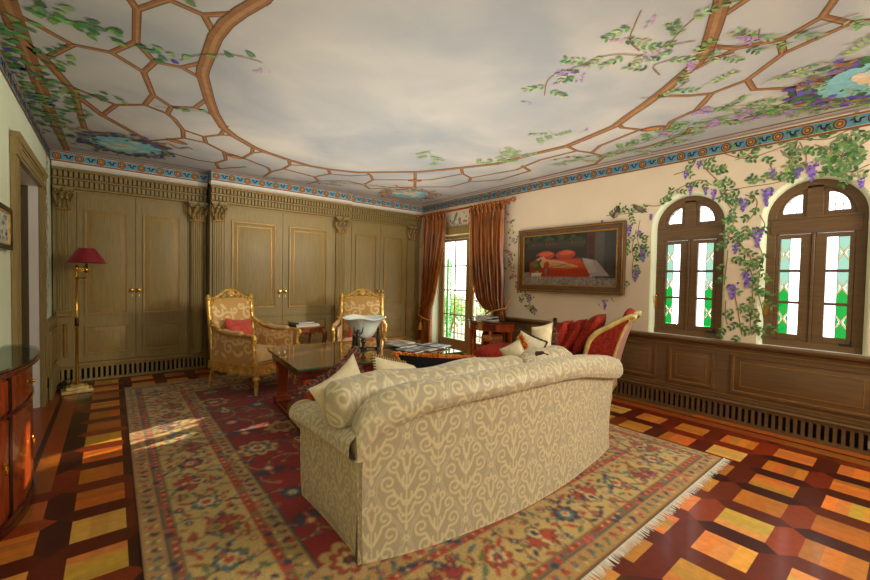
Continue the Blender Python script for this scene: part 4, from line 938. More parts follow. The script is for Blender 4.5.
# ------------------------------------------------------------------ rug
def make_rug():
    x0, x1, y0, y1 = .105, 3.66, .93, 5.84
    W, H = x1-x0, y1-y0; res = 1/.0085
    c = Canvas(W, H, res, (138, 26, 40))
    rr = random.Random(3)
    def band(d0, d1, col):                                               # frame band between two distances from the edge
        X = (np.arange(c.nx)+.5)/res; Yv = (np.arange(c.ny)+.5)/res
        D = np.minimum(np.minimum(X, W-X)[None, :], np.minimum(Yv, H-Yv)[:, None])
        c.a[(D >= d0) & (D < d1)] = lin(col)
    TAN = (194, 168, 106); RED = (176, 66, 48); NAVY = (44, 56, 84); GRN = (92, 118, 74); OCH = (184, 130, 70); CRM = (214, 190, 134); ROSE = (186, 92, 84); TEAL = (76, 112, 112)
    band(0, .012, (96, 64, 44)); band(.012, .105, (176, 140, 86)); band(.105, .112, NAVY); band(.112, .12, GRN); band(.12, .155, RED); band(.155, .162, GRN)
    band(.162, .49, TAN); band(.49, .497, NAVY); band(.497, .535, RED); band(.535, .542, GRN); band(.542, .62, (178, 142, 88)); band(.62, .628, GRN); band(.628, .636, NAVY)
    def path(d):                                                         # points with tangent along the frame at distance d
        pts = []
        for (ax, ay), (bx, by) in (((d, d), (d, H-d)), ((d, H-d), (W-d, H-d)), ((W-d, H-d), (W-d, d)), ((W-d, d), (d, d))): pts.append(((ax, ay), (bx, by)))
        return pts
    def along(d, step):
        for (ax, ay), (bx, by) in path(d):
            L = math.hypot(bx-ax, by-ay); n = max(1, round(L/step)); t = math.atan2(by-ay, bx-ax)
            for k in range(n): yield ax+(bx-ax)*(k+.5)/n, ay+(by-ay)*(k+.5)/n, t, k
    def rosette(x, y, r, k=None):
        o, m, i = rr.choice([(NAVY, ROSE, CRM), (RED, CRM, NAVY), ((150, 50, 56), OCH, NAVY), (TEAL, CRM, RED), (NAVY, TEAL, CRM)])
        c.flower(x, y, r, (72, 44, 40), 8, rr.random()); c.flower(x, y, r*.9, o, 8, rr.random()); c.flower(x, y, r*.62, m, 8, rr.random()); c.flower(x, y, r*.34, i, 6); c.ell(x, y, r*.15, r*.15, RED)
    def palmette(x, y, r, a):
        cols = rr.choice([(RED, CRM, NAVY), (NAVY, ROSE, CRM), ((150, 50, 56), OCH, GRN), (GRN, CRM, RED)])
        for q in (-1.1, -.72, -.36, 0, .36, .72, 1.1):
            c.leaf(x+math.cos(a+q)*r*.55, y+math.sin(a+q)*r*.55, r*.55, r*.2, a+q, (70, 44, 40)); 
        for q in (-1.1, -.72, -.36, 0, .36, .72, 1.1):
            c.leaf(x+math.cos(a+q)*r*.55, y+math.sin(a+q)*r*.55, r*.47, r*.13, a+q, cols[0] if abs(q) > .3 else cols[1])
        c.ell(x, y, r*.42, r*.34, (70, 44, 40), a); c.ell(x, y, r*.36, r*.28, cols[1], a); c.ell(x, y, r*.2, r*.15, cols[2], a)
    def vine(x, y, a, L, col, side=1):
        pts = [(x, y)]; h = a
        for q in range(16):
            h += side*.17; pts.append((pts[-1][0]+L/16*math.cos(h), pts[-1][1]+L/16*math.sin(h)))
        c.stroke(pts, .011, col)
        for q in range(3, 16, 4): c.leaf(pts[q][0]+rr.uniform(-.015, .015), pts[q][1]+rr.uniform(-.015, .015), .03, .011, rr.uniform(0, 6), rr.choice([GRN, TEAL, (120, 60, 50), NAVY]))
        c.ell(*pts[-1], .02, .02, rr.choice([RED, NAVY, ROSE]))
    # guards
    for d, st in ((.058, .075), (.58, .075)):
        for x, y, t, k in along(d, st):
            c.leaf(x, y, .03, .014, t+.7*(1 if k % 2 else -1), rr.choice([NAVY, GRN, RED, TEAL])); c.ell(x+.02*math.sin(t), y-.02*math.cos(t), .011, .011, rr.choice([RED, (120, 44, 50), CRM, NAVY]))
            c.ell(x-.025*math.sin(t)+.02*math.cos(t), y+.025*math.cos(t)+.02*math.sin(t), .009, .009, rr.choice([GRN, NAVY, CRM]))
    for d in (.1375, .516):
        for x, y, t, k in along(d, .03): c.ell(x, y, .006, .010, CRM if k % 2 else (120, 40, 36), t)
    # main border
    for x, y, t, k in along(.326, .30):
        for sg in (-1, 1): vine(x, y, t+sg*.4, .34, rr.choice([GRN, (150, 90, 60), TEAL]), -sg); vine(x, y, t+PI+sg*.5, .3, rr.choice([GRN, (140, 84, 56)]), sg)
    for x, y, t, k in along(.326, .30):
        if k % 2: palmette(x, y, .125, t+PI/2*(1 if k % 4 == 1 else -1))
        else: rosette(x, y, .085)
    for dd in (.195, .235, .29, .36, .41, .455):
        for x, y, t, k in along(dd, .11):
            x += rr.uniform(-.02, .02); y += rr.uniform(-.02, .02)
            if rr.random() < .35: rosette(x, y, rr.uniform(.016, .032))
            else: c.leaf(x, y, rr.uniform(.025, .05), .013, t+rr.uniform(-1, 1), rr.choice([GRN, NAVY, RED, TEAL, (150, 80, 50)]))
    # field
    f0 = .64
    nx = 7; ny = 10
    for i in range(nx):
        for j in range(ny):
            x = f0+.12+(W-2*f0-.24)*i/(nx-1); y = f0+.12+(H-2*f0-.24)*j/(ny-1)
            for q in range(3): vine(x, y, rr.uniform(0, 6.3), rr.uniform(.25, .42), rr.choice([GRN, (176, 130, 80), TEAL, (190, 150, 96)]), rr.choice((-1, 1)))
    for i in range(nx):
        for j in range(ny):
            x = f0+.12+(W-2*f0-.24)*i/(nx-1)+rr.uniform(-.04, .04); y = f0+.12+(H-2*f0-.24)*j/(ny-1)+rr.uniform(-.04, .04)
            if (i+j) % 2: palmette(x, y, rr.uniform(.10, .14), rr.choice((0, PI/2, PI, -PI/2)))
            else:
                if (i*3+j) % 4 == 0: c.flower(x, y, .15, (190, 156, 100), 8)
                rosette(x, y, rr.uniform(.06, .11))
    # faded patches and slight abrash
    c.a = c.a*.88+np.array(lin((168, 112, 66)), np.float32)*.12*(.6+.4*c.a.mean(axis=2, keepdims=True)/.2).clip(.4, 1.2)
    yy = np.arange(c.ny)/res; c.a *= (1+.07*np.sin(yy*9)+.05*np.sin(yy*23+1))[:, None, None]
    c.blur(1)
    xs = np.linspace(x0, x1, c.nx+1); ys = np.linspace(y0, y1, c.ny+1)
    A, B = np.meshgrid(xs, ys, indexing='ij')
    root = thing('rug', 'large floral rug with crimson field and tan borders, beneath the sofa and table', 'rug', ((x0+x1)/2, (y0+y1)/2, 0))
    cx, cy = root.location.x, root.location.y
    P = np.stack([A-cx, B-cy, np.full_like(A, .011)+.0015*np.sin(A*7)*np.sin(B*5)], -1)
    S = np.stack([np.clip(A-x0, 0, W-1e-4), np.clip(B-y0, 0, H-1e-4)], -1)
    surf('pile', P, S, c, RUGM, root)
    m = MB(); m.box(x0-cx, y0-cy, .001, x1-cx, y1-cy, .0085); m.build('backing', RUGM, root, smooth=0)
    for yv, dy in ((y0, -1), (y1, 1)):
        m = MB(); x = x0
        while x < x1:
            j = rr.uniform(-.012, .012); L = rr.uniform(.03, .055)
            m.add([(x-cx, yv-cy, .009), (x+.007-cx, yv-cy, .009), (x+.006+j-cx, yv+dy*L-cy, .003), (x+.001+j-cx, yv+dy*L-cy, .003)], [(0, 1, 2, 3)]); x += .0085
        m.build('fringe', mat('cotton_fringe', (226, 220, 200), .9, var=.1, scale=40), root, smooth=0)
make_rug()

# ------------------------------------------------------------------ sofa
def make_sofa():
    R = thing('sofa', 'cream damask sofa with rolled camel back, seen from behind on the rug', 'sofa', (2.0, 1.95, .013))
    rx, ry, rz = R.location
    arc = [(.885, 1.625), (1.1, 1.555), (1.36, 1.50), (1.7, 1.455), (2.0, 1.445), (2.35, 1.46), (2.65, 1.495), (2.9, 1.53), (3.12, 1.575)]
    C, s = resample([tuple(p)[:2] for p in catmull([(a, b, 0) for a, b in arc], 12)], 430)
    zw = [(.885, .495), (.92, .545), (.97, .59), (1.05, .635), (1.2, .68), (1.45, .70), (1.9, .71), (2.25, .70), (2.5, .675), (2.75, .63), (2.95, .585), (3.12, .55)]
    zt = [(.885, .655), (.91, .72), (.95, .765), (1.02, .805), (1.15, .832), (1.5, .84), (1.95, .845), (2.3, .84), (2.6, .82), (2.85, .785), (3.0, .755), (3.12, .715)]
    N = np.gradient(C, axis=0); N = np.stack([N[:, 1], -N[:, 0]], -1); N /= np.linalg.norm(N, axis=1)[:, None]    # outward (towards -y)
    P = []; S = []
    sw = lambda t: t*t*(3-2*t)
    for i, (x, y) in enumerate(C):
        w_, t_ = interp(x, zw), interp(x, zt); h = t_-w_
        prof = [(.012, 0), (.004, .10), (0, .3), (0, .5*(w_)+.2), (0, w_-.006), (-.010, w_-.002), (.010, w_+.004), (.045, w_+.012), (.062, w_+.25*h), (.064, w_+.45*h), (.05, w_+.72*h), (.02, w_+.93*h), (-.02, t_), (-.07, t_-.008), (-.11, t_-.05), (-.135, t_-.13), (-.15, .5), (-.16, .4)]
        q, sv = resample(prof, 230)
        tx = (x-.885)/2.235
        flareR = max(0, (x-2.7)/.42)**2*.10; flareL = max(0, (1.2-x)/.315)**2*.03
        zz = q[:, 1]; k = np.clip(zz/.7, 0, 1.1)**2
        px = x+N[i, 0]*q[:, 0]+(flareR-flareL)*k; py = y+N[i, 1]*q[:, 0]
        P.append(np.stack([px-rx, py-ry, zz], -1)); S.append(np.stack([np.full(230, s[i]), sv], -1))
    surf('back', np.array(P), np.array(S), DTILE, DAMASK, R, off=(.02, .05))
    # rolled ends of the back
    for side, idx in ((-1, 0), (1, -1)):
        m = MB(); e = [tuple(p) for p in np.array(P)[idx][92:]]; 
        cx_ = tuple(np.mean(np.array(e), 0)); cx_ = (cx_[0]+side*.02, cx_[1], cx_[2])
        for a, b in zip(e, e[1:]): m.add([a, b, cx_], [(0, 1, 2)], 0, lin((196, 180, 138)))
        m.build('back_end', DAMASK, R)
    # welt
    pts = []
    for i in range(0, 430, 5):
        x, y = C[i]; w_ = interp(x, zw); fl = max(0, (x-2.7)/.42)**2*.10-max(0, (1.2-x)/.315)**2*.03
        pts.append((x+N[i, 0]*.002+fl*(w_/.7)**2-rx, y+N[i, 1]*.002-ry, w_+.001))
    m = MB(); m.tube(pts, .0055, 6, 0, lin((206, 190, 148))); m.build('welt', DAMASK, R)
    # arms
    for sg in (-1, 1):
        ya, yb = (1.59, 2.36)
        xo = .885 if sg < 0 else 3.115
        n = 140; P2 = []; S2 = []
        for i in range(n):
            t = i/(n-1); y = ya+(yb-ya)*t
            top = .60-.035*t+.03*math.exp(-((t-.0)/.25)**2); wl = .492-.03*t
            o0 = -.012*math.sin(PI*t)
            prof = [(-.012+o0, 0), (-.004+o0, .12), (o0, .3), (o0, wl-.005), (-.008+o0, wl), (.014+o0, wl+.003), (.05+o0, wl+.012), (.07+o0, wl+.04), (.066+o0, top-.035), (.03+o0, top-.004), (-.03, top+.006), (-.10, top), (-.16, top-.02), (-.20, top-.07), (-.21, .42), (-.21, .36)]
            q, sv = resample(prof, 180)
            P2.append(np.stack([xo+sg*q[:, 0]-rx, np.full(180, y-ry), q[:, 1]], -1)); S2.append(np.stack([np.full(180, y-ya), sv], -1))
        P2 = np.array(P2)
        if sg > 0: P2 = P2[::-1]; S2 = S2[::-1]
        surf('arm', P2, np.array(S2), DTILE, DAMASK, R, off=(.17, .33))
        m = MB(); e = [tuple(p) for p in (P2[-1] if sg < 0 else P2[0])]; c_ = (xo+sg*-.08-rx, yb-ry+.02, .3)
        for a, b in zip(e, e[1:]): m.add([a, b, c_], [(0, 1, 2)], 0, lin((196, 180, 138)))
        # scroll front
        zc_ = .515; cy_ = yb-ry+.005
        m.M = T(xo+sg*-.02-rx, cy_, zc_) @ Rx(-PI/2)
        m.lathe([(.085, -.01), (.085, .012), (.07, .022), (.04, .018), (.0, .024)], n=24, sx=1.0, sy=.8, col=lin((206, 190, 146)))
        m.M = Matrix.Identity(4)
        m.build('arm_front', DAMASK, R)
        w2 = MB(); w2.tube([(xo+sg*.001-rx+sg*(-.012*math.sin(PI*t)), ya+(yb-ya)*t-ry, .494-.03*t) for t in np.linspace(0.03, 1, 20)], .0055, 6, 0, lin((206, 190, 148))); w2.build('welt', DAMASK, R)
    # seat base with skirt, seat cushions
    m = MB(); m.box(1.05-rx, 1.66-ry, .04, 2.95-rx, 2.33-ry, .34, 0, lin((182, 168, 130))); m.box(.905-rx, 1.7-ry, .004, 3.09-rx, 2.345-ry, .3, 0, lin((182, 168, 130))); m.build('seat_base', DAMASK, R, bevel=.02)
    for a, b in ((1.09, 2.0), (2.01, 2.91)):
        m = MB(); m.box(a-rx, 1.66-ry, .345, b-rx, 2.4-ry, .47, 0, lin((200, 184, 142))); m.build('seat_cushion', DAMASK, R, bevel=.045)
    m = MB(); m.box(1.08-rx, 1.60-ry, .46, 2.92-rx, 1.93-ry, .60, 0, lin((200, 184, 142))); m.build('back_padding', DAMASK, R, bevel=.05)
    m = MB(); m.ell((.905-rx, 1.64-ry, .56), (.04, .03, .07), 16, 10, 0, lin((196, 178, 138))); m.build('corner_gather', DAMASK, R, smooth=60); m = MB(); m.ell((3.10-rx, 1.62-ry, .55), (.04, .03, .06), 16, 10, 0, lin((196, 178, 138))); m.build('corner_gather', DAMASK, R, smooth=60)
    # kick pleat at the near corner, its fold shade painted as a dark triangle
    m = MB(); m.add([(.8795-rx, 1.640-ry, .0), (.8835-rx, 1.6225-ry, 0), (.8825-rx, 1.626-ry, .30)], [(0, 1, 2)], 0, lin((60, 50, 34))); m.build('pleat_shade', DAMASK, R)
make_sofa()

# ------------------------------------------------------------------ cushions
def cushion_mesh(mb, c, ex, ey, t, pinch=.09, n=18, puff=.5, mat=0, back=None):
    c, ex, ey = Vector(c), Vector(ex), Vector(ey); nn = ex.cross(ey).normalized()
    def pos(a, b, s_):
        h = max(0, (1-a*a)*(1-b*b))**puff
        return tuple(c+ex*(a*(1-pinch*(1-b*b)))+ey*(b*(1-pinch*(1-a*a)))+nn*(s_*t*h))
    for s_ in (1, -1):
        mb.grid(lambda u, v: pos((2*u-1)*s_, 2*v-1, s_), n, n, mat=(mat if s_ > 0 or back is None else back))
    return [pos(a, b, 0) for a, b in [(-1+2*k/24, -1) for k in range(24)]+[(1, -1+2*k/24) for k in range(24)]+[(1-2*k/24, 1) for k in range(24)]+[(-1, 1-2*k/24) for k in range(24)]], nn
FRB = [(84, 48, 40), (128, 82, 64), (104, 62, 52), (150, 104, 84), (70, 40, 36)]; FRO = [(222, 128, 34), (236, 158, 60), (190, 98, 22), (210, 116, 30)]; FRD = [(56, 38, 32), (76, 54, 44)]
def fringe(mb, border, c, nn, L=.04, per=4, w=.006, seed=1, sel=None, fl=.45, pal=FRB):
    rr = random.Random(seed); c = Vector(c); N = len(border)
    for i in range(N):
        if sel and not sel(i/N): continue
        a, b = Vector(border[i]), Vector(border[(i+1) % N])
        for k in range(per):
            p = a.lerp(b, (k+rr.random())/per); d = (p-c); d -= nn*d.dot(nn); d.normalize()
            d = (d+nn*rr.uniform(-fl*2.2, fl*2.2)+(b-a).normalized()*rr.uniform(-fl, fl)).normalized(); l = L*rr.uniform(.65, 1.15)
            sd = d.orthogonal().normalized(); s2 = d.cross(sd)
            q = p+d*l+Vector((0, 0, -.25*l)); mid = p+d*l*.6
            ww = w*rr.uniform(.7, 1.3)
            vs = [p+sd*ww*.6, p-sd*ww*.3+s2*ww*.5, p-sd*ww*.3-s2*ww*.5, mid+sd*ww, mid-sd*ww*.5+s2*ww*.86, mid-sd*ww*.5-s2*ww*.86, q]
            mb.add([tuple(v) for v in vs], [(0, 1, 4, 3), (1, 2, 5, 4), (2, 0, 3, 5), (3, 4, 6), (4, 5, 6), (5, 3, 6)], 0, lin(rr.choice(pal)))
def pillow(name, label, c, ex, ey, t, fab, group=None, trim=None, cat='cushion', puff=.5, pinch=.09, **kw):
    root = thing(name, label, cat, c, 0, group)
    m = sub(root); border, nn = cushion_mesh(m, c, ex, ey, t, pinch=pinch, puff=puff)
    m.build('cover', fab, root, smooth=180)
    if trim and trim[0] == 'fringe':
        f = sub(root); fringe(f, border, c, nn, L=trim[2], per=trim[3], w=trim[4], seed=kw.get('seed', 1), sel=kw.get('sel'), pal=FRO if trim[1] is ORANGEFR else FRD if trim[1] is not BROWNFR else FRB); f.build('fringe', trim[1], root, smooth=60)
    if trim and trim[0] == 'cord':
        f = sub(root); N = len(border)
        for i in range(N):
            a, b = Vector(border[i]), Vector(border[(i+1) % N])
            for k in range(2):
                p = a.lerp(b, (k+.2)/2); q = a.lerp(b, (k+1.1)/2); f.tube([p+nn*.002, p.lerp(q, .5)+nn*.004, q-nn*.002], [.007, .0125, .007], 6, mat=(i*2+k) % 2)
        f.build('cord', trim[1], root, smooth=60)
    return root
GS = 'loose cushions on the sofa'
# long back cushions of the sofa, showing above the rolled back
def bolster(label, x0, x1, y, z, h, t, tilt, end):
    root = thing('sofa_cushion', label, 'cushion', ((x0+x1)/2, y, z-h), 0, 'back cushions of the sofa')
    n, k = 170, 90; P = np.zeros((n, k+1, 3)); S = np.zeros((n, k+1, 2))
    L = x1-x0
    for i in range(n):
        u = i/(n-1); e = min(u, 1-u)*L; sc = min(1, max(0.0, e/end))**.42
        for j in range(k+1):
            a = 2*PI*j/k; ca, sa = math.cos(a), math.sin(a)
            r1 = t*math.copysign(abs(ca)**.75, ca)*sc; r2 = h*math.copysign(abs(sa)**.75, sa)*(.45+.55*sc)
            P[i, j] = (-L/2+L*u, r1+.2*r2*0, r2+h+tilt*(u-.5)-.012*math.cos(u*14)*abs(sa)); S[i, j] = (u*L, (j/k)*2.2*(h+t))
    surf('cover', P, S, DTILE, DAMASK, root, off=(.3, .2))
bolster('long cream damask back cushion overhanging the sofa arm nearest the camera', .80, 2.24, 1.80, .725, .115, .10, -.02, .05)
bolster('short cream damask back cushion humped above the far end of the sofa back', 2.27, 2.90, 1.80, .715, .125, .10, -.03, .16)
V = Vector
Lc, Tc = V((.77, 1.98, .775)), V((1.13, 2.16, .905)); ey = V((-.05, .05, .15)); ex = (Tc-Lc)/2
pillow('throw_pillow', 'cream pillow with thick brown fringe, leaning on the near sofa arm', (Lc+Tc)/2-ey, ex, ey, .085, CREAMF, GS, ('fringe', BROWNFR, .05, 16, .007), pinch=.2, seed=4, sel=lambda f: .24 < f < .77)
pillow('throw_pillow', 'cream pillow edged with twisted brown and cream cord, behind the brown-fringed one', (1.47, 2.14, .62), (.215, .01, -.055), (.02, .05, .19), .09, CREAMF, GS, ('cord', [mat('brown_cord', (92, 56, 44), .7, var=.2, scale=40), mat('cream_cord', (214, 192, 140), .6)]))
pillow('throw_pillow', 'black velvet pillow with orange fringe lying beside the coffee table edge', (1.83, 2.16, .625), (.35, .0, -.05), (.01, .06, .165), .09, BLACKF, GS, ('fringe', ORANGEFR, .045, 12, .008), seed=8)
pillow('throw_pillow', 'small cream pillow with bright orange tasselled edge on the sofa', (2.49, 2.04, .76), (.024, -.034, -.085), (.055, -.06, .05), .05, CREAMF, GS, ('fringe', ORANGEFR, .045, 14, .011), seed=5, sel=lambda f: .47 < f < .78)
pillow('throw_pillow', 'grey-cream pillow with a dark ruffled border, second from the far end of the sofa', (2.72, 2.08, .77), (.080, -.075, -.050), (.035, -.02, .115), .06, mat('grey_cream_brocade', (196, 184, 150), .6, var=.1, scale=24, sheen=.3), GS, ('fringe', colmat('dark_ruffle', rough=.8, var=.3, scale=30), .02, 6, .006), seed=6)
pillow('throw_pillow', 'cream pillow with an upright brown fringed edge at the far end of the sofa', (2.99, 2.15, .80), (.068, -.072, .03), (.03, .01, .16), .06, CREAMF, GS, ('fringe', BROWNFR, .055, 16, .010), seed=7, sel=lambda f: .24 < f < .51)
tas = thing('tassel', 'small dark brown tassel hanging over the sofa back', 'tassel', (2.30, 1.66, .85))
m = MB(); m.M = Rx(1.3) @ Matrix.Scale(.8, 4); m.lathe([(.008, .04), (.014, .03), (.01, .024), (.016, .015), (.022, -.04), (.0, -.042)], n=10); m.build('tuft', mat('tassel_brown', (92, 56, 44), .8, var=.3, scale=40), tas); m = MB(); m.tube([(0, -.03, .005), (.01, -.06, -.005)], .005, 6); m.build('cord', bpy.data.materials['tassel_brown'], tas)

# ------------------------------------------------------------------ coffee table and what stands on it
TZ = .60; TR = -.08; TC = (2.04, 3.68)
def coffee_table():
    R = thing('coffee_table', 'mahogany coffee table with a dark glass top in front of the sofa', 'table', (*TC, .013), TR)
    z = TZ-.013
    a, b = .84, .60
    m = MB(); m.box(-a+.015, -b+.015, z-.045, a-.015, b-.015, z-.012); m.box(-a+.05, -b+.05, z-.105, a-.05, b-.05, z-.045); m.build('table_top', MAHOGD, R, bevel=.006)
    m = MB(); m.box(-a, -b, z-.012, a, b, z, 0)
    m.build('glass_top', GLASSTOP, R, bevel=.003)
    m = MB(); 
    for x0, y0, x1, y1 in ((-a-.002, -b-.002, -a+.001, b+.002), (a-.001, -b-.002, a+.002, b+.002), (-a, b-.001, a, b+.002), (-a, -b-.002, a, -b+.001)): m.box(x0, y0, z-.011, x1, y1, z-.001)
    m.build('glass_edge', GLASSEDGE, R)
    for sx in (-1, 1):
        for sy in (-1, 1):
            m = MB(); m.M = T(sx*(a-.14), sy*(b-.13), 0)
            w = .05
            for (z0, z1, w0, w1) in ((.05, .085, .075, .07), (.085, .11, .055, .048), (.11, .40, .042, .052), (.40, .43, .062, .066), (.43, z-.105, .075, .085)):
                m.add([(-w0, -w0, z0), (w0, -w0, z0), (w0, w0, z0), (-w0, w0, z0), (-w1, -w1, z1), (w1, -w1, z1), (w1, w1, z1), (-w1, w1, z1)], [(0, 3, 2, 1), (4, 5, 6, 7), (0, 1, 5, 4), (1, 2, 6, 5), (2, 3, 7, 6), (3, 0, 4, 7)])
            m.build('leg', MAHOG, R, bevel=.004)
        m = MB(); m.box(sx*(a-.14)-.07, -b+.03, 0, sx*(a-.14)+.07, b-.03, .05); m.build('sledge_foot', MAHOGD, R, bevel=.008)
    m = MB(); m.box(-a+.2, -.05, .012, a-.2, .05, .05); m.build('stretcher', MAHOGD, R, bevel=.006)
coffee_table()
def bowl():
    R = thing('glass_bowl', 'frosted glass bowl held up by dark bronze figures on the coffee table', 'bowl', (2.03, 3.66, TZ))
    m = MB()
    prof = [(.0, .115), (.045, .118), (.09, .14), (.125, .19), (.15, .25), (.185, .30), (.235, .335), (.232, .341), (.178, .308), (.143, .255), (.118, .2), (.085, .152), (.04, .13), (0, .127)]
    def f(u, v):
        k = v*(len(prof)-1); i = min(int(k), len(prof)-2); t = k-i; r = prof[i][0]*(1-t)+prof[i+1][0]*t; z = prof[i][1]*(1-t)+prof[i+1][1]*t
        a = 2*PI*u; return (r*math.cos(a), r*math.sin(a), z+.008*math.sin(5*a)*(r/.23)**4)
    m.grid(f, 48, 26, cu=True); m.build('bowl', BOWLG, R, smooth=60)
    for k in range(3):                                                    # three caryatid figures, one skinned body each
        a = -2.45+k*2*PI/3; m = MB(); m.M = T(.155*math.cos(a), .155*math.sin(a), 0) @ Rz(a+PI/2)
        m.lathe([(.034, 0), (.034, .012), (.024, .02), (.02, .03)], n=12)
        m.tube([(0, 0, .03), (.004, 0, .07), (0, .002, .115), (0, 0, .14), (0, .003, .165), (0, 0, .19), (0, 0, .197)], [.017, .02, .023, .016, .021, .013, .009], 10)
        m.ell((0, -.002, .212), (.013, .014, .017), 10, 8); m.ell((0, .008, .217), (.012, .011, .013), 8, 6)
        for sg in (-1, 1):
            m.tube([(sg*.02, 0, .183), (sg*.042, .004, .20), (sg*.048, .012, .235)], [.008, .0065, .0055], 6); m.ell((sg*.049, .014, .242), (.006, .006, .008), 6, 5)
            m.tube([(sg*.009, 0, .1), (sg*.014, -.006, .06), (sg*.016, -.01, .03)], [.012, .009, .008], 6)
        m.build('figure', BRONZE, R, smooth=60)
    m = MB(); 
    for k in range(3):
        a = -2.45+k*2*PI/3; m.tube([(0, 0, .02), (.08*math.cos(a+.25), .08*math.sin(a+.25), .012), (.15*math.cos(a), .15*math.sin(a), .012)], .009, 6)
    m.lathe([(.04, .005), (.045, .02), (.02, .03), (.012, .06), (.03, .085), (.02, .115)], n=14); m.build('stand', BRONZE, R, smooth=50)
bowl()
COVERS = [((52, 66, 96), (190, 196, 204)), ((214, 210, 198), (90, 100, 110)), ((120, 132, 120), (206, 208, 196)), ((176, 182, 186), (52, 60, 74)), ((230, 226, 214), (170, 70, 60)), ((84, 96, 112), (220, 220, 214)), ((196, 190, 170), (60, 90, 70)), ((60, 64, 74), (150, 160, 170))]
PRINT = colmat('printed_paper', rough=.3, var=.05, scale=20, spec=.5)
def magazine(name, label, x, y, z, rz, w, d, t, cov, group, rs, cat='magazine'):
    R = thing(name, label, cat, (x, y, z), rz, group)
    m = MB(); m.box(-w/2, -d/2, .0, w/2, d/2, t); 
    m.c = [lin((232, 228, 216))]*6; m.anycol = True
    m.build('pages', PRINT, R, smooth=0)
    m = MB(); e = .0022
    def q(x0, y0, x1, y1, zz, c): m.flat([(x0, y0, zz), (x1, y0, zz), (x1, y1, zz), (x0, y1, zz)], 0, lin(c))
    q(-w/2-e, -d/2-e, w/2+e, d/2+e, t+.0006, cov[0])
    q(-w/2+.01, d/2-.06, w/2-.01, d/2-.018, t+.001, cov[1])
    x0, y0 = -w*.36, -d*.32; q(x0, y0, x0+w*.66, y0+d*.5, t+.001, tuple(.5*a+.5*b for a, b in zip(*cov)))
    m.flat([(x0+w*.12+.05*math.cos(k*PI/5), y0+d*.2+.05*math.sin(k*PI/5), t+.0014) for k in range(10)], 0, lin(cov[1]))
    m.box(-w/2-e, -d/2-e, -.0, -w/2, d/2+e, t+.0006, 0, lin(cov[0]))
    m.build('cover', PRINT, R, smooth=0)
    return R
rm = random.Random(11)
spots = [(2.42, 3.36, .2, 'glossy magazine with a navy cover, nearest corner of the fanned spread', 0), (2.57, 3.33, .35, 'pale glossy magazine in the fanned spread, nearest the sofa side', 1), (2.44, 3.60, .1, 'grey-green magazine in the fanned spread nearest the bowl', 2), (2.62, 3.56, .45, 'silver-grey magazine in the middle of the fanned spread', 3), (2.58, 3.80, .15, 'cream magazine with red block at the far edge of the spread', 4), (2.74, 3.36, .25, 'slate magazine at the right end of the coffee table spread', 5)]
for i, (x, y, a, lab, ci) in enumerate(spots): magazine('magazine', lab, x, y, TZ+.0006+.0085*(i % 3), a, .22, .29, .007, COVERS[ci], 'magazines fanned on the coffee table', rm)
# ------------------------------------------------------------------ gilt armchairs
def gold_tile():
    c = Canvas(.36, .42, 300, (200, 156, 88)); c.wrap = True; LT = (234, 204, 146)
    for cx, cy, sg in ((.09, .11, 1), (.27, .32, -1), (.27, .08, -1), (.09, .33, 1)):
        for R, dx, dy, a0, tr in ((.055, 0, 0, .5, 1.25), (.035, .075, .05, 2.6, 1.0), (.03, -.06, .06, .4, -1.0)):
            c.stroke([(cx+sg*a, cy+b) for a, b in [(dx+p, dy+q) for p, q in spiral(0, 0, R, a0, tr)]], .016, LT)
        c.stroke([(cx+sg*a, cy+b) for a, b in quad((.05, -.03), (.1, -.08), (.13, -.03))], .014, LT)
        c.leaf(cx+sg*.03, cy+.09, .035, .014, .8*sg, LT); c.leaf(cx-sg*.05, cy-.06, .035, .014, -.6*sg, LT)
    c.blur(1); c.res *= .62; return c
GTILE = gold_tile()
def scroll(mb, c, r, a0, turns, plane='xz', w=.012, n=18, y=0):
    pts = []
    for p, q in spiral(0, 0, r, a0, turns, n, .25):
        pts.append((c[0]+p, c[1], c[2]+q) if plane == 'xz' else (c[0], c[1]+p, c[2]+q))
    mb.tube(pts, [w*(1-.4*k/n) for k in range(n+1)], 6)
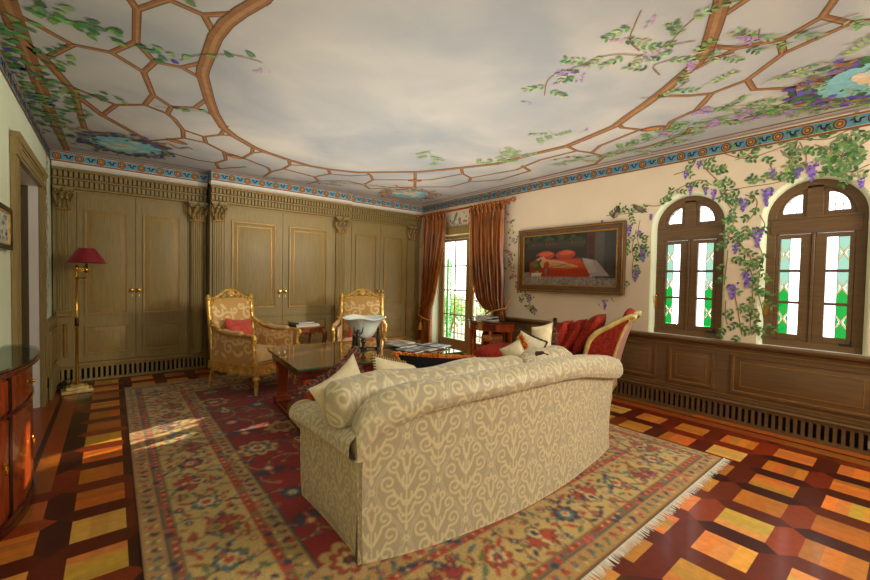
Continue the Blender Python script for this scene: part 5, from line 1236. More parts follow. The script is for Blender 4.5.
def make_armchair():
    R = thing('armchair', 'x', 'armchair', (0, 0, 0), 0, 'gilt armchairs by the cupboards')
    W = .33
    for sx in (-1, 1):
        m = MB(); m.M = T(sx*(W-.045), -.34, 0)
        m.lathe([(.016, 0), (.022, .01), (.016, .025), (.024, .10), (.028, .15), (.02, .155), (.036, .17), (.042, .19), (.036, .21), (.02, .222), (.034, .232), (.036, .25)], n=16); m.build('leg', GILT, R)
        m = MB(); m.tube([(sx*(W-.05), .43, 0), (sx*(W-.05), .40, .1), (sx*(W-.05), .36, .24)], [.016, .02, .026], 8); m.build('leg', GILT, R)
    # seat rail with carved apron
    m = MB()
    m.box(-W, -.38, .25, W, -.335, .335); m.box(-W, .335, .25, W, .38, .335); m.box(-W, -.335, .25, -W+.045, .335, .335); m.box(W-.045, -.335, .25, W, .335, .335)
    def apron(L, put):
        n = 30; top = .262
        for k in range(n):
            u0, u1 = -1+2*k/n, -1+2*(k+1)/n
            d = lambda u: .012+.028*math.exp(-(u/.22)**2)+.016*math.exp(-((abs(u)-.55)/.15)**2)+.012*abs(math.sin(u*9))
            a, b, c_, e = put(u0*L, top), put(u1*L, top), put(u1*L, .25-d(u1)), put(u0*L, .25-d(u0))
            nrm = (V(b)-V(a)).cross(V(e)-V(a)).normalized()*.022
            vs = [a, b, c_, e]+[tuple(V(p)+nrm) for p in (a, b, c_, e)]
            m.add(vs, [(0, 1, 2, 3), (7, 6, 5, 4), (3, 2, 6, 7)])
    apron(W-.07, lambda s_, z: (s_, -.383, z)); 
    apron(.30, lambda s_, z: (-W-.003, -s_, z)); apron(.30, lambda s_, z: (W+.003, s_, z))
    for cx, cy, pl, sg in ((0, -.40, 'xz', 1), (-W-.012, 0, 'yz', 1), (W+.012, 0, 'yz', 1)):
        m.ell((cx, cy, .245), (.035 if pl == 'xz' else .014, .014 if pl == 'xz' else .035, .03), 10, 8)
        for s_ in (-1, 1):
            for d, r in ((.075, .026), (.15, .02), (.21, .018)):
                scroll(m, (cx+s_*d if pl == 'xz' else cx, cy if pl == 'xz' else cy+s_*d, .25), r, 0 if s_ > 0 else PI, 1.1*s_, pl, .009)
    for sx in (-1, 1): m.box(sx*(W-.02)-.035, -.392, .245, sx*(W-.02)+.035, -.325, .345)
    m.build('seat_rail', GILT, R, bevel=.006)
    m = MB(); m.box(-W+.035, -.372, .335, W-.035, .31, .38, 0, lin((206, 158, 90))); m.build('seat_deck', GOLDF, R, bevel=.015)
    # squab: a crowned cushion
    def sq(u, v):
        a, b = 2*u-1, 2*v-1; r = (1-abs(a)**6)*(1-abs(b)**6)
        return (a*(W-.05), -.03+b*.345-.01, .385+.075*max(0, r)**.35+.03*(1-a*a)*(1-b*b))
    m = MB(); m.grid(sq, 20, 20, col=lin((222, 180, 112))); m.grid(lambda u, v: ((1-2*u)*(W-.05), -.03+(2*v-1)*.345-.01, .385), 2, 2, col=lin((210, 164, 96))); m.build('seat_cushion', GOLDF, R, smooth=60)
    # closed upholstered sides, arm rails, pads
    for sx in (-1, 1):
        rail = catmull([(sx*(W-.035), .37, .80), (sx*(W-.02), .28, .735), (sx*(W-.0), .12, .675), (sx*(W+.012), -.08, .662), (sx*(W+.018), -.25, .675), (sx*(W+.012), -.345, .668), (sx*(W+.012), -.375, .64), (sx*(W+.01), -.355, .615)], 6)
        top = [(p.y, p.z) for p in rail if p.y < .36 and p.z > .63]
        n = 60; P = np.zeros((n, 40, 3)); S = np.zeros((n, 40, 2))
        for o, xo in ((0, 1), (1, -1)):
            for i in range(n):
                y = -.33+.66*i/(n-1); zt_ = interp(-y, sorted([(-a, b) for a, b in top]))-.005
                for j in range(40):
                    z = .335+(zt_-.335)*j/39; bul = .016*math.sin(PI*j/39)*math.sin(PI*i/(n-1))
                    P[i, j] = (sx*(W-.03+(.022+bul)*xo), y, z); S[i, j] = (y+.4, z)
            Q = P if (xo*sx < 0) else P[::-1]; Q2 = S if (xo*sx < 0) else S[::-1]
            surf('side_panel', Q.copy(), Q2.copy(), GTILE, GOLDF, R)
        m = MB(); m.tube(rail, [.021]*(len(rail)-10)+[.024]*10, 8)
        scroll(m, (sx*(W+.012), -.355, .645), .034, PI*.5, 1.2, 'yz', .015)
        m.tube(catmull([(sx*(W-.02), -.352, .335), (sx*(W+.004), -.36, .42), (sx*(W-.002), -.345, .54), (sx*(W+.01), -.345, .655)], 5), [.026]*4+[.02]*8+[.024]*4, 8)
        for z in (.38, .5, .6): scroll(m, (sx*(W+.003), -.372, z), .018, 0, 1.0, 'xz', .008)
        for y in (.3, .18, -.05, -.2): m.ell((sx*(W+.012), y, interp(-y, sorted([(-a, b) for a, b in top]))+.006), (.02, .035, .014), 8, 6)
        a_ = m.build('arm', GILT, R, smooth=50)
        pd = [p+V((-sx*.004, 0, .018)) for p in rail if -.22 < p.y < .16]
        m = MB(); m.tube(pd, [.012]+[.030]*(len(pd)-2)+[.012], 10, col=lin((216, 176, 112))); m.build('arm_pad', GOLDF, a_, smooth=60)
    # back: upholstered panel, frame, crest
    tilt = lambda z: .345+.12*(z-.38)
    n, k = 70, 90
    for s_ in (-1, 1):
        P = np.zeros((n, k, 3)); S = np.zeros((n, k, 2))
        for i in range(n):
            u = -1+2*i/(n-1)
            for j in range(k):
                v = j/(k-1); z = .40+.62*v; wv = W-.07+.012*v
                z += .035*v**6*math.cos(u*PI/2)
                bul = .035*(1-u**4)*(1-(2*v-1)**4)
                P[i, j] = (u*wv, tilt(z)-(.012+bul if s_ < 0 else -.02), z); S[i, j] = (u*wv+.5+.02, z)
        surf('back_panel' if s_ < 0 else 'back_lining', P if s_ < 0 else P[::-1], S if s_ < 0 else S[::-1], GTILE, GOLDF, R)
    m = MB()
    for sx in (-1, 1):
        m.tube([(sx*(W-.03-.0), tilt(z), z) for z in (.30, .45, .6, .75, .9, 1.03)], [.03, .026, .028, .026, .028, .03], 8)
        for z in (.62, .74, .88, .98): scroll(m, (sx*(W-.035), tilt(z)-.026, z), .022, PI/2, .9*sx, 'xz', .009)
        m.ell((sx*(W-.03), tilt(1.05)-.002, 1.055), (.034, .032, .034), 12, 8); m.ell((sx*(W-.03), tilt(1.08), 1.087), (.02, .02, .016), 8, 6)
        scroll(m, (sx*(W-.055), tilt(1.04)-.024, 1.03), .034, PI*.5, 1.3*sx, 'xz', .011)
        # crest: double scroll arms sweeping up to the middle
        m.tube(catmull([(sx*(W-.05), tilt(1.04), 1.04), (sx*.22, tilt(1.05), 1.058), (sx*.15, tilt(1.08), 1.095), (sx*.08, tilt(1.12), 1.14), (0, tilt(1.14), 1.155)], 6), .016, 8)
        m.tube([(sx*(W-.04), tilt(1.02), 1.018), (sx*.15, tilt(1.03), 1.036), (0, tilt(1.04), 1.045)], .018, 8)
        scroll(m, (sx*.10, tilt(1.07)-.006, 1.082), .03, PI if sx > 0 else 0, -1.2*sx, 'xz', .010); scroll(m, (sx*.18, tilt(1.05)-.01, 1.058), .02, 0, 1.1*sx, 'xz', .008)
        m.tube([(sx*(W-.045), tilt(.42), .40), (0, tilt(.4), .40)], .018, 8)
    for q in range(-3, 4):
        a = q*.36; m.tube([(0, tilt(1.1)-.02, 1.085), (.03*math.sin(a), tilt(1.12)-.026, 1.085+.03*math.cos(a)), (.055*math.sin(a), tilt(1.13)-.014, 1.09+.066*math.cos(a))], [.007, .012, .008], 6)
    m.ell((0, tilt(1.08)-.022, 1.08), (.028, .018, .026), 10, 8)
    m.build('back_frame', GILT, R, smooth=50)
    return R
CH = make_armchair()
CH.location = (1.335, 5.06, .013); CH.rotation_euler = (0, 0, math.radians(27)); CH['label'] = 'gilt armchair in gold damask with a coral pillow, nearest the floor lamp'
CH2 = dup(CH, (2.715, 4.99, .013), math.radians(-31), 'gilt armchair in gold damask directly behind the glass bowl')
def chair_pillow(root, lab, dx, dz, rot):
    M = T(*root.location) @ Rz(root.rotation_euler.z)
    c = M @ V((dx, .20, .615+dz)); R3 = M.to_3x3() @ Matrix.Rotation(rot, 3, 'Y')
    ex = R3 @ V((.19, 0, 0)); ey_ = R3 @ V((0, .065, .185))
    pillow('throw_pillow', lab, tuple(c), ex, ey_, .075, REDP, 'coral pillows on the gilt armchairs', cat='cushion')
chair_pillow(CH, 'coral red brocade pillow on the gilt armchair nearest the lamp', -.04, .01, .1)
chair_pillow(CH2, 'coral red brocade pillow on the armchair behind the glass bowl', 0, -.01, 0)

# ------------------------------------------------------------------ carved side table between the armchairs, with books
def side_table():
    R = thing('side_table', 'small carved walnut side table with cabriole legs between the gilt armchairs', 'table', (2.13, 5.68, .002))
    m = MB(); m.prism([(-.26, -.24), (-.23, -.27), (.23, -.27), (.26, -.24), (.26, .24), (.23, .27), (-.23, .27), (-.26, .24)], .612, .64); m.build('table_top', WALNUT, R, bevel=.008)
    m = MB()
    for s_ in (-1, 1):
        for ax in (0, 1):
            pts = []
            n = 20
            for k in range(n+1):
                u = -1+2*k/n; d = .05+.03*math.exp(-(u/.25)**2)+.02*abs(math.sin(u*5))
                pts.append((u*.2, .612-d))
            poly = [(-.2, .612)]+pts+[(.2, .612)]
            if ax == 0: m.prism(poly[::1], s_*.235-.012, s_*.235+.012, 'y')
            else: m.prism(poly[::1], s_*.225-.012, s_*.225+.012, 'x')
            if ax == 0: m.ell((0, s_*.25, .56), (.03, .014, .025), 8, 6)
    m.build('apron', WALNUT, R)
    for sx in (-1, 1):
        for sy in (-1, 1):
            m = MB(); m.tube(catmull([(sx*.215, sy*.225, .60), (sx*.25, sy*.26, .53), (sx*.235, sy*.245, .40), (sx*.195, sy*.205, .22), (sx*.20, sy*.21, .08), (sx*.235, sy*.245, .02), (sx*.24, sy*.25, .0)], 5), [.034]*4+[.036]*4+[.03]*4+[.022]*5+[.016]*7+[.02]*4+[.022]*3, 8); m.build('leg', WALNUT, R, smooth=60)
side_table()
for i, (w, d, t, dx, dy, a, ci, lab) in enumerate([(.36, .27, .02, 0, -.02, .15, 7, 'large dark blue-grey book at the bottom of the side-table stack'), (.33, .25, .016, .0, -.03, .08, 5, 'slate book in the middle of the side-table stack'), (.27, .22, .014, -.01, .02, .3, 2, 'grey-green book on top of the side-table stack')]):
    z = .642+[0, .0225, .0410][i]; magazine('book', lab, 2.13+dx, 5.62+dy, z, a, w, d, t, COVERS[ci], 'books on the carved side table', rm, 'book')

# ------------------------------------------------------------------ half-round table by the curtain
def demilune():
    R = thing('half_round_table', 'half-round mahogany table holding magazines before the right curtain', 'table', (4.545, 4.14, .002), -PI/2)
    # local: flat back at y=0 facing the wall, bow towards -y ; width along x
    A, Bd = .42, .38
    def arc(a, b, n=28): return [(a*math.cos(t), -b*math.sin(t)) for t in np.linspace(0, PI, n)][::-1]
    m = MB(); m.prism(arc(A, Bd), .715, .738); m.build('table_top', MAHOGD, R, bevel=.005)
    m = MB(); m.prism(arc(A-.012, Bd-.012), .7382, .744); m.build('glass_top', glassmat('clear_top_glass', (225, 240, 230), .25), R, smooth=0)
    m = MB(); m.prism(arc(A-.025, Bd-.025), .60, .715); m.build('frieze', MAHOG, R)
    m = MB(); pts = [(p[0]*1.012, p[1]*1.02) for p in arc(A-.025, Bd-.025)][7:21]
    m.prism(pts+[(0, -.1)], .615, .70); d_ = m.build('drawer', MAHOGD, R)
    m = MB(); m.M = T(0, -(Bd-.018), .657) @ Rx(PI/2); m.lathe([(.008, 0), (.006, .012), (.013, .02), (.0, .028)], n=10); m.build('knob', BRASS, d_)
    for a in (.12, 1.0, PI-1.0, PI-.12):
        x, y = (A-.05)*math.cos(a), -(Bd-.05)*math.sin(a)-.005
        m = MB(); m.add([(x-.02, y-.02, .6), (x+.02, y-.02, .6), (x+.02, y+.02, .6), (x-.02, y+.02, .6), (x-.011, y-.011, 0), (x+.011, y-.011, 0), (x+.011, y+.011, 0), (x-.011, y+.011, 0)], [(0, 1, 2, 3), (7, 6, 5, 4), (0, 4, 5, 1), (1, 5, 6, 2), (2, 6, 7, 3), (3, 7, 4, 0)]); m.build('leg', MAHOG, R)
demilune()
for i, (dx, dy, a, ci, w, d, lab) in enumerate([(0, 0, .1, 4, .28, .22, 'cream magazine at the bottom of the half-round table pile'), (-.01, .02, -.1, 5, .27, .21, 'slate magazine second from the bottom of the half-round table pile'), (.0, -.01, .2, 0, .27, .21, 'navy magazine in the middle of the half-round table pile'), (.01, .0, .0, 6, .26, .2, 'fawn magazine second from the top of the half-round table pile'), (-.01, .03, .3, 2, .2, .16, 'small grey-green magazine topmost on the half-round table pile')]):
    magazine('magazine', lab, 4.37+dx, 4.12+dy, .746+i*.0147, PI/2+a, w, d, .0125, COVERS[ci], 'magazines piled on the half-round table', rm)
def stool():
    R = thing('stool', 'small stool with carved gilded top under the half-round table', 'stool', (4.36, 4.0, .002))
    m = MB(); m.box(-.1, -.13, .44, .1, .13, .47); m.prism([(-.11, .47), (.11, .47), (.10, .52), (.06, .545), (-.06, .545), (-.10, .52)], -.12, .12, 'x'); m.build('seat', WALNUT, R, bevel=.01)
    for s_ in (-1, 1): 
        for q in (-1, 1):
            m = MB(); m.tube([(s_*.08, q*.11, .44), (s_*.085, q*.115, .2), (s_*.09, q*.12, 0)], [.016, .013, .011], 8); m.build('leg', WALNUT, R)
stool()

# ------------------------------------------------------------------ chaise longue along the window wall
def chaise():
    a = math.radians(109)
    R = thing('chaise_longue', 'red upholstered chaise longue with pale gilt scrolled headrest along the window wall', 'chaise longue', (4.10, 1.90, .002), a)
    L, W = 1.70, .34
    m = MB(); m.box(.12, -W+.01, .20, L-.06, W-.01, .275); 
    m.build('seat_rail', GILTP, R, bevel=.012)
    for x in (.18, L-.14):
        for s_ in (-1, 1):
            m = MB(); m.tube(catmull([(x, s_*(W-.04), .22), (x+.02, s_*(W-.02), .14), (x, s_*(W-.05), .06), (x+.02, s_*(W-.03), .013 if x > 1 else 0)], 5), [.03]*4+[.026]*4+[.02]*4+[.022]*4, 8); m.build('leg', GILTP, R)
    def seat(u, v):
        # rounded mattress with a domed foot end
        t = 2*PI*v; ca, sa = math.cos(t), math.sin(t)
        x = .22+(L-.22)*(1-(1-u)**1.0); e = max(0, (x-(L-.22))/.22); k = math.sqrt(max(0, 1-e*e))*.86+.14*(1-e)
        y = W*1.0*math.copysign(abs(ca)**.45, ca)*(k*.9+.1); z = .41+(.145+.02*math.sin(PI*u))*math.copysign(abs(sa)**.6, sa)*(k*.85+.15)
        return (x, y, z)
    m = MB(); m.grid(seat, 40, 48, cv=True)
    m.build('seat', REDF, R, smooth=70)
    m = MB(); m.tube([(x, W+.002, .30) for x in (.3, .8, L-.2)]+[(L-.05, W*.7, .30), (L, 0, .30), (L-.05, -W*.7, .30)]+[(x, -W-.002, .30) for x in (L-.2, .8, .3)], .012, 6); m.build('piping', REDF, R)
    # scrolled headrest
    prof = [(.52, .45), (.42, .50), (.355, .58), (.33, .68), (.30, .77), (.23, .85), (.12, .92), (.02, .985), (-.06, 1.03), (-.095, 1.02)]
    C = [(p.x, p.y) for p in catmull([(x, z, 0) for x, z in prof], 6)]
    back = [(p.x, p.y) for p in catmull([(-.07, .985, 0), (-.02, .93, 0), (.03, .80, 0), (.08, .62, 0), (.12, .42, 0), (.14, .25, 0)], 6)]
    for s_ in (-1, 1):
        m = MB(); m.prism(C[:-5]+back[4:], s_*(W-.03)-.025, s_*(W-.03)+.02, 'y'); m.build('side_panel', REDF, R)
        m = MB(); m.tube([(x, s_*(W-.02), z) for x, z in C], [.017+.011*math.sin(PI*k/len(C)) for k in range(len(C))], 8)
        m.tube([(x, s_*(W-.02), z) for x, z in back], .015, 8); scroll(m, (-.06, s_*(W-.02), 1.0), .03, PI/2, 1.2, 'xz', .016)
        m.build('headrest_frame', GILTP, R, smooth=60)
    m = MB()
    def inner(u, v):
        k = u*(len(C)-1); i = min(int(k), len(C)-2); t = k-i; x = C[i][0]*(1-t)+C[i+1][0]*t; z = C[i][1]*(1-t)+C[i+1][1]*t
        return (x+.02, (2*v-1)*(W-.04), z-.01+.015*(1-(2*v-1)**2))
    m.grid(inner, 40, 16); m.build('headrest_pad', REDF, R, smooth=70)
    m = MB(); m.grid(lambda u, v: (back[int(u*(len(back)-1))][0]-.012, (1-2*v)*(W-.04), back[int(u*(len(back)-1))][1]), 24, 10); m.build('headrest_back', REDL, R, smooth=60)
    m = MB(); m.tube([(-.075, (2*k/10-1)*(W-.02), 1.0+.035*math.sin(PI*k/10)) for k in range(11)], .026, 8); m.build('crest_rail', GILTP, R, smooth=60)
    m = MB(); m.tube([(-.02, (2*k/10-1)*(W-.06), 1.0+.045*math.sin(PI*k/10)) for k in range(11)], .042, 10); m.build('neck_roll', REDF, R, smooth=60)
    return R
CHS = chaise()
Mc = T(*CHS.location) @ Rz(CHS.rotation_euler.z)
for lx, ly, z, s_, lean, lab in ((.66, .10, .74, .20, .50, 'dark red chenille cushion leaning foremost on the chaise longue'), (.52, .06, .76, .20, .50, 'dark red chenille cushion, middle of the three leaning on the chaise'), (.36, .04, .80, .235, .52, 'large red cushion nearest the scrolled headrest of the chaise')):
    c = Mc @ V((lx, ly, z)); R3 = Mc.to_3x3()
    ey_ = R3 @ V((-math.sin(lean)*s_, 0, math.cos(lean)*s_)); ex_ = R3 @ V((0, s_*1.1, 0))
    pillow('chaise_cushion', lab, tuple(c), ex_, ey_, .095, REDF, 'red cushions on the chaise longue', puff=.42, pinch=.06)

# ------------------------------------------------------------------ curtains on a rod
XC = 4.625
def curtain(label, tab, folds, tie_z, tie_y, lead):
    zs = [t[0] for t in tab][::-1]; 
    yl = lambda z: interp(z, [(t[0], t[1]) for t in tab][::-1]); yr = lambda z: interp(z, [(t[0], t[2]) for t in tab][::-1])
    z1, z0 = zs[-1]-.075, zs[0]
    R = thing('curtain', label, 'curtain', (XC, (tab[0][1]+tab[0][2])/2, z0), 0, 'copper silk curtains at the French door')
    oy = R.location.y; rr = random.Random(int(tab[0][1]*100))
    ph = [rr.uniform(-.5, .5) for _ in range(folds+2)]
    def f(u, v):
        z = z1+(z0-z1)*v; a, b = yl(z), yr(z)
        w = abs(a-b); gather = max(0, 1-w/.72)
        y = a+(b-a)*u
        k = u*folds; amp = (.034+.02*gather)*(.55+.45*min(1, v*6))
        x = -amp*math.sin(2*PI*k+ph[min(int(k), folds)]*.6+1.2*math.sin(v*3+u*4))-.012*math.sin(5.3*PI*k*.5+v*5)
        sag = 0
        return (x*(.9 if True else 1), y-oy, z-z0)
    m = MB(); m.grid(f, folds*10, 70); c = m.build('drape', SILK, R, smooth=180)
    m = MB()
    for e in (lead,):
        for j in range(70):
            p, q = V(f(e, j/70)), V(f(e, (j+1)/70)); d = .018 if e > .5 else -.018
            m.add([tuple(p+V((-.012, 0, 0))), tuple(q+V((-.012, 0, 0))), tuple(q+V((-.018, -d, 0))), tuple(p+V((-.018, -d, 0)))], [(0, 1, 2, 3)])
            if j % 2 == 0: m.ell(tuple(p+V((-.02, -d*.6, -.01))), (.008, .01, .012), 6, 4)
    m.build('trim', SILKD, R, smooth=60)
    m = MB()                                                              # gathered heading
    for k in range(folds):
        y = tab[0][1]+(tab[0][2]-tab[0][1])*(k+.5)/folds; m.tube([(-.01, y-oy, z1-z0-.07), (-.03, y-oy, z1-z0-.02), (-.012, y-oy, z1-z0+.035)], [.02, .03, .022], 8)
    m.build('heading', SILK, R, smooth=60)
    a, b = yl(tie_z), yr(tie_z); m = MB()
    cy, w = (a+b)/2-oy, abs(a-b)/2+.02
    m.tube([(-.075*math.sin(t)*1.0, cy+w*math.cos(t), tie_z-z0+.05*math.cos(t)*(1 if tie_y > cy+oy else -1)) for t in np.linspace(-.2, PI+.2, 20)], .013, 8)
    yw = tie_y-oy
    m.tube([(-.01, cy+w*(1 if tie_y > cy+oy else -1), tie_z-z0+.05), (.03, yw*.5+.5*(cy+w*(1 if tie_y > cy+oy else -1)), tie_z-z0+.12), (.06, yw, tie_z-z0+.25)], .011, 8)
    m.tube([(-.07, cy, tie_z-z0), (-.085, cy+.02, tie_z-z0-.06), (-.085, cy+.03, tie_z-z0-.1)], .008, 6); m.lathe([(.012, 0), (.026, -.02), (.02, -.035), (.032, -.05), (.036, -.14), (.0, -.142)], (-.085, cy+.03, tie_z-z0-.1), 10)
    m.build('tieback', SILKD, R, smooth=60)
curtain('copper silk curtain tied back beside the cupboard corner, left of the French door', LCT, 7, .62, 6.24, 1.0)
curtain('copper silk curtain swagged behind the half-round table, right of the French door', RCT, 9, .87, 3.93, 0.0)
def rod():
    R = thing('curtain_rod', 'brown wooden curtain pole with rings above the French door', 'curtain rod', (XC-.01, 5.05, 2.55))
    m = MB(); m.tube([(0, 1.12, 0), (0, -1.13, 0)], .019, 12); m.build('pole', MAHOG, R)
    for s_ in (-1, 1):
        m = MB(); m.M = T(0, s_*1.125, 0) @ Rx(-s_*PI/2); m.lathe([(.02, 0), (.03, .012), (.022, .022), (.038, .045), (.04, .06), (.026, .085), (.0, .095)], n=14); m.build('finial', WALNUT, R)
        m = MB(); m.box(-.01, s_*1.0-.012, -.03, .125, s_*1.0+.012, .0); m.build('bracket', WALNUT, R)
    for tab, n in ((LCT, 7), (RCT, 9)):
        for k in range(n):
            y = tab[0][1]+(tab[0][2]-tab[0][1])*(k+.5)/n-5.05
            m = MB(); m.tube([(.031*math.cos(t), y, .031*math.sin(t)-.008) for t in np.linspace(0, 2*PI, 16, endpoint=False)], .0055, 6, closed=True); m.build('ring', BRASS, R)
rod()

# ------------------------------------------------------------------ pictures
def picture():
    R = thing('painting', 'large framed painting of a figure resting on a red couch, on the window wall', 'painting', (XR-.004, 3.035, 1.20), -PI/2)
    W, H = 1.58, .885                                                       # local x to the viewer's right, front -y
    m = MB()
    def ring(o0, o1, ya, yb, mat=0):
        for (a, b, c, d) in ((-W/2+o0, W/2-o0, o0, o1), (-W/2+o0, W/2-o0, H-o1, H-o0), (-W/2+o0, -W/2+o1, o1, H-o1), (W/2-o1, W/2-o0, o1, H-o1)): m.box(a, ya, c, b, yb, d, mat)
    ring(0, .022, -.06, -.002, 0); ring(.022, .085, -.045, -.002, 0); ring(.085, .1, -.05, -.002, 1); ring(.018, .026, -.064, -.05, 1)
    for k in range(78): x = -W/2+.026+k*(W-.052)/78; m.box(x, -.05, .03, x+.009, -.045, .08, 0); m.box(x, -.05, H-.08, x+.009, -.045, H-.03, 0)
    for k in range(40): z = .03+k*(H-.06)/40; m.box(-W/2+.03, -.05, z, -W/2+.08, -.045, z+.009, 0); m.box(W/2-.08, -.05, z, W/2-.03, -.045, z+.009, 0)
    m.build('frame', [OLIVEH, GILTLINE], R, bevel=.003)
    w, h = W-.2, H-.2; c = Canvas(w, h, 230, (40, 34, 26)); r2 = random.Random(5)
    def rect(x0, y0, x1, y1, col): c.stroke([(x0, (y0+y1)/2), (x1, (y0+y1)/2)], 1e-6, col); ww = c.win(x0, y0, x1, y1); c.put(ww, (ww[2] >= x0) & (ww[2] <= x1) & (ww[3] >= y0) & (ww[3] <= y1), col)
    def poly(pts, col):
        xs = [p[0] for p in pts]; ys = [p[1] for p in pts]; ww = c.win(min(xs), min(ys), max(xs), max(ys)); X, Y = ww[2], ww[3]; ins = np.zeros(X.shape, bool)
        for (ax, ay), (bx, by) in zip(pts, pts[1:]+pts[:1]):
            if ay == by: continue
            ins ^= ((ay > Y) != (by > Y)) & (X < (bx-ax)*(Y-ay)/(by-ay)+ax)
        c.put(ww, ins, col)
    # dark room: screen, carved chest, doorway, pale carpet; red couch with pillows and a reclining figure
    rect(0, .0, w, .17, (150, 140, 128))
    for _ in range(260): c.leaf(r2.uniform(0, w), r2.uniform(0, .15), .02, .006, r2.uniform(0, 6), r2.choice([(120, 110, 110), (170, 160, 146), (110, 90, 84), (96, 104, 120)]))
    rect(.0, .17, .99, h, (44, 38, 26)); rect(.0, .62, .99, h, (34, 44, 26))
    for _ in range(60): c.ell(r2.uniform(0, .9), r2.uniform(.6, h), .03, .02, r2.choice([(50, 70, 34), (30, 36, 20), (70, 80, 44)]))
    rect(.03, .5, .95, .52, (70, 54, 34)); rect(.03, .60, .95, .615, (70, 54, 34))
    for k in range(16): rect(.06+k*.057, .52, .075+k*.057, .60, (84, 64, 40)); c.ell(.095+k*.057, .56, .014, .03, r2.choice([(60, 84, 50), (110, 70, 40), (56, 70, 70)]))
    rect(.99, .24, 1.10, h, (92, 48, 26)); rect(1.005, .45, 1.085, .64, (70, 36, 20)); rect(1.005, .28, 1.085, .43, (70, 36, 20)); rect(1.10, .1, w, h, (86, 80, 70)); rect(1.22, .1, w, h, (62, 58, 50))
    poly([(.92, .36), (1.12, .32), (1.3, .12), (1.0, .12)], (168, 152, 146)); poly([(.94, .35), (1.06, .33), (1.14, .18), (1.0, .16)], (186, 170, 160))
    poly([(.10, .14), (.10, .30), (.22, .36), (.90, .36), (1.04, .14), (1.02, .11), (.14, .11)], (176, 52, 20)); poly([(.24, .34), (.9, .345), (.98, .22), (.30, .24)], (206, 70, 26))
    for k in range(14): x = .16+k*.062; c.stroke([(x, .12), (x+.02, .22)], .008, (136, 32, 14))
    for k in range(24): c.stroke([(r2.uniform(.4, .9), r2.uniform(.2, .34)) for _ in range(2)], .005, (222, 92, 40))
    for x, y in ((.36, .405), (.68, .41)): c.ell(x, y, .15, .06, (190, 64, 26), .05); c.ell(x+.01, y+.02, .11, .03, (220, 96, 46), .05)
    poly([(.12, .22), (.17, .33), (.30, .34), (.32, .24), (.22, .2)], (74, 92, 40)); c.ell(.2, .27, .05, .035, (110, 120, 50)); c.ell(.27, .3, .03, .05, (52, 66, 32))
    c.ell(.245, .365, .035, .03, (216, 160, 110), .3); c.ell(.235, .385, .04, .022, (60, 34, 20), .4)
    poly([(.27, .30), (.34, .36), (.46, .34), (.60, .33), (.74, .285), (.86, .26), (.87, .24), (.70, .235), (.52, .235), (.40, .24), (.30, .24)], (216, 164, 108))
    for k in range(40): c.stroke([(lambda x: (x, .24+.08*r2.random()*(1-(x-.3)*.9)))(r2.uniform(.32, .72)) for _ in range(2)][:1]+[(r2.uniform(.34, .8), r2.uniform(.235, .275))], .004, r2.choice([(190, 128, 80), (234, 196, 140), (160, 96, 60)]))
    poly([(.28, .37), (.33, .395), (.38, .35), (.33, .33)], (220, 170, 120)); poly([(.34, .30), (.40, .33), (.44, .28), (.40, .22), (.34, .24)], (190, 50, 34)); poly([(.36, .22), (.40, .22), (.39, .15), (.36, .15)], (90, 140, 140))
    rect(.13, .115, .29, .14, (206, 200, 172)); poly([(.12, .14), (.15, .17), (.31, .165), (.30, .14)], (222, 216, 190))
    for x in (.135, .19, .235, .28): rect(x, .05, x+.012, .12, (190, 184, 156))
    for x, y, q in ((.17, .175, (80, 100, 50)), (.2, .18, (180, 60, 40)), (.23, .176, (206, 160, 70))): c.ell(x, y, .018, .016, q)
    c.blur(2); c.a *= .8
    nx, ny = int(w*200), int(h*200); X, Z = np.meshgrid(np.linspace(0, w, nx), np.linspace(0, h, ny), indexing='ij')
    P = np.stack([X-w/2, np.full_like(X, -.03), Z+.1], -1); S = np.stack([np.clip(X, 0, w-1e-4), np.clip(Z, 0, h-1e-4)], -1)
    surf('canvas', P, S, c, colmat('oil_paint', rough=.4, var=.12, scale=40), R)
picture()
def small_picture():
    R = thing('picture_frame', 'small dark framed picture on the pale left wall', 'picture', (XL+.004, 3.70, 1.49), PI/2)
    m = MB(); W, H = .5, .28
    for (a, b, c, d) in ((-W/2, W/2, 0, .03), (-W/2, W/2, H-.03, H), (-W/2, -W/2+.03, .03, H-.03), (W/2-.03, W/2, .03, H-.03)): m.box(a, -.03, c, b, -.002, d, 0)
    m.build('frame', [mat('black_gilt_frame', (40, 32, 22), .35, var=.2, scale=20)], R, bevel=.004)
    m = MB()
    for (a, b, c, d) in ((-W/2+.03, W/2-.03, .03, .038), (-W/2+.03, W/2-.03, H-.038, H-.03), (-W/2+.03, -W/2+.038, .03, H-.03), (W/2-.038, W/2-.03, .03, H-.03)): m.box(a, -.022, c, b, -.006, d)
    m.build('slip', GILT, R)
    m = MB(); m.flat([(-W/2+.03, -.01, .03), (W/2-.03, -.01, .03), (W/2-.03, -.01, H-.03), (-W/2+.03, -.01, H-.03)], 0, lin((190, 196, 184)))
    for q in range(26): a, b = random.Random(q).uniform(-.18, .18), random.Random(q+50).uniform(.06, .22); m.flat([(a+.03*math.cos(k), -.0105-.0001*q, b+.014*math.sin(k)) for k in range(6)], 0, lin(random.Random(q).choice([(120, 140, 110), (150, 160, 170), (100, 96, 84), (206, 200, 180)])))
    m.build('print', PAINT, R, smooth=0)
small_picture()

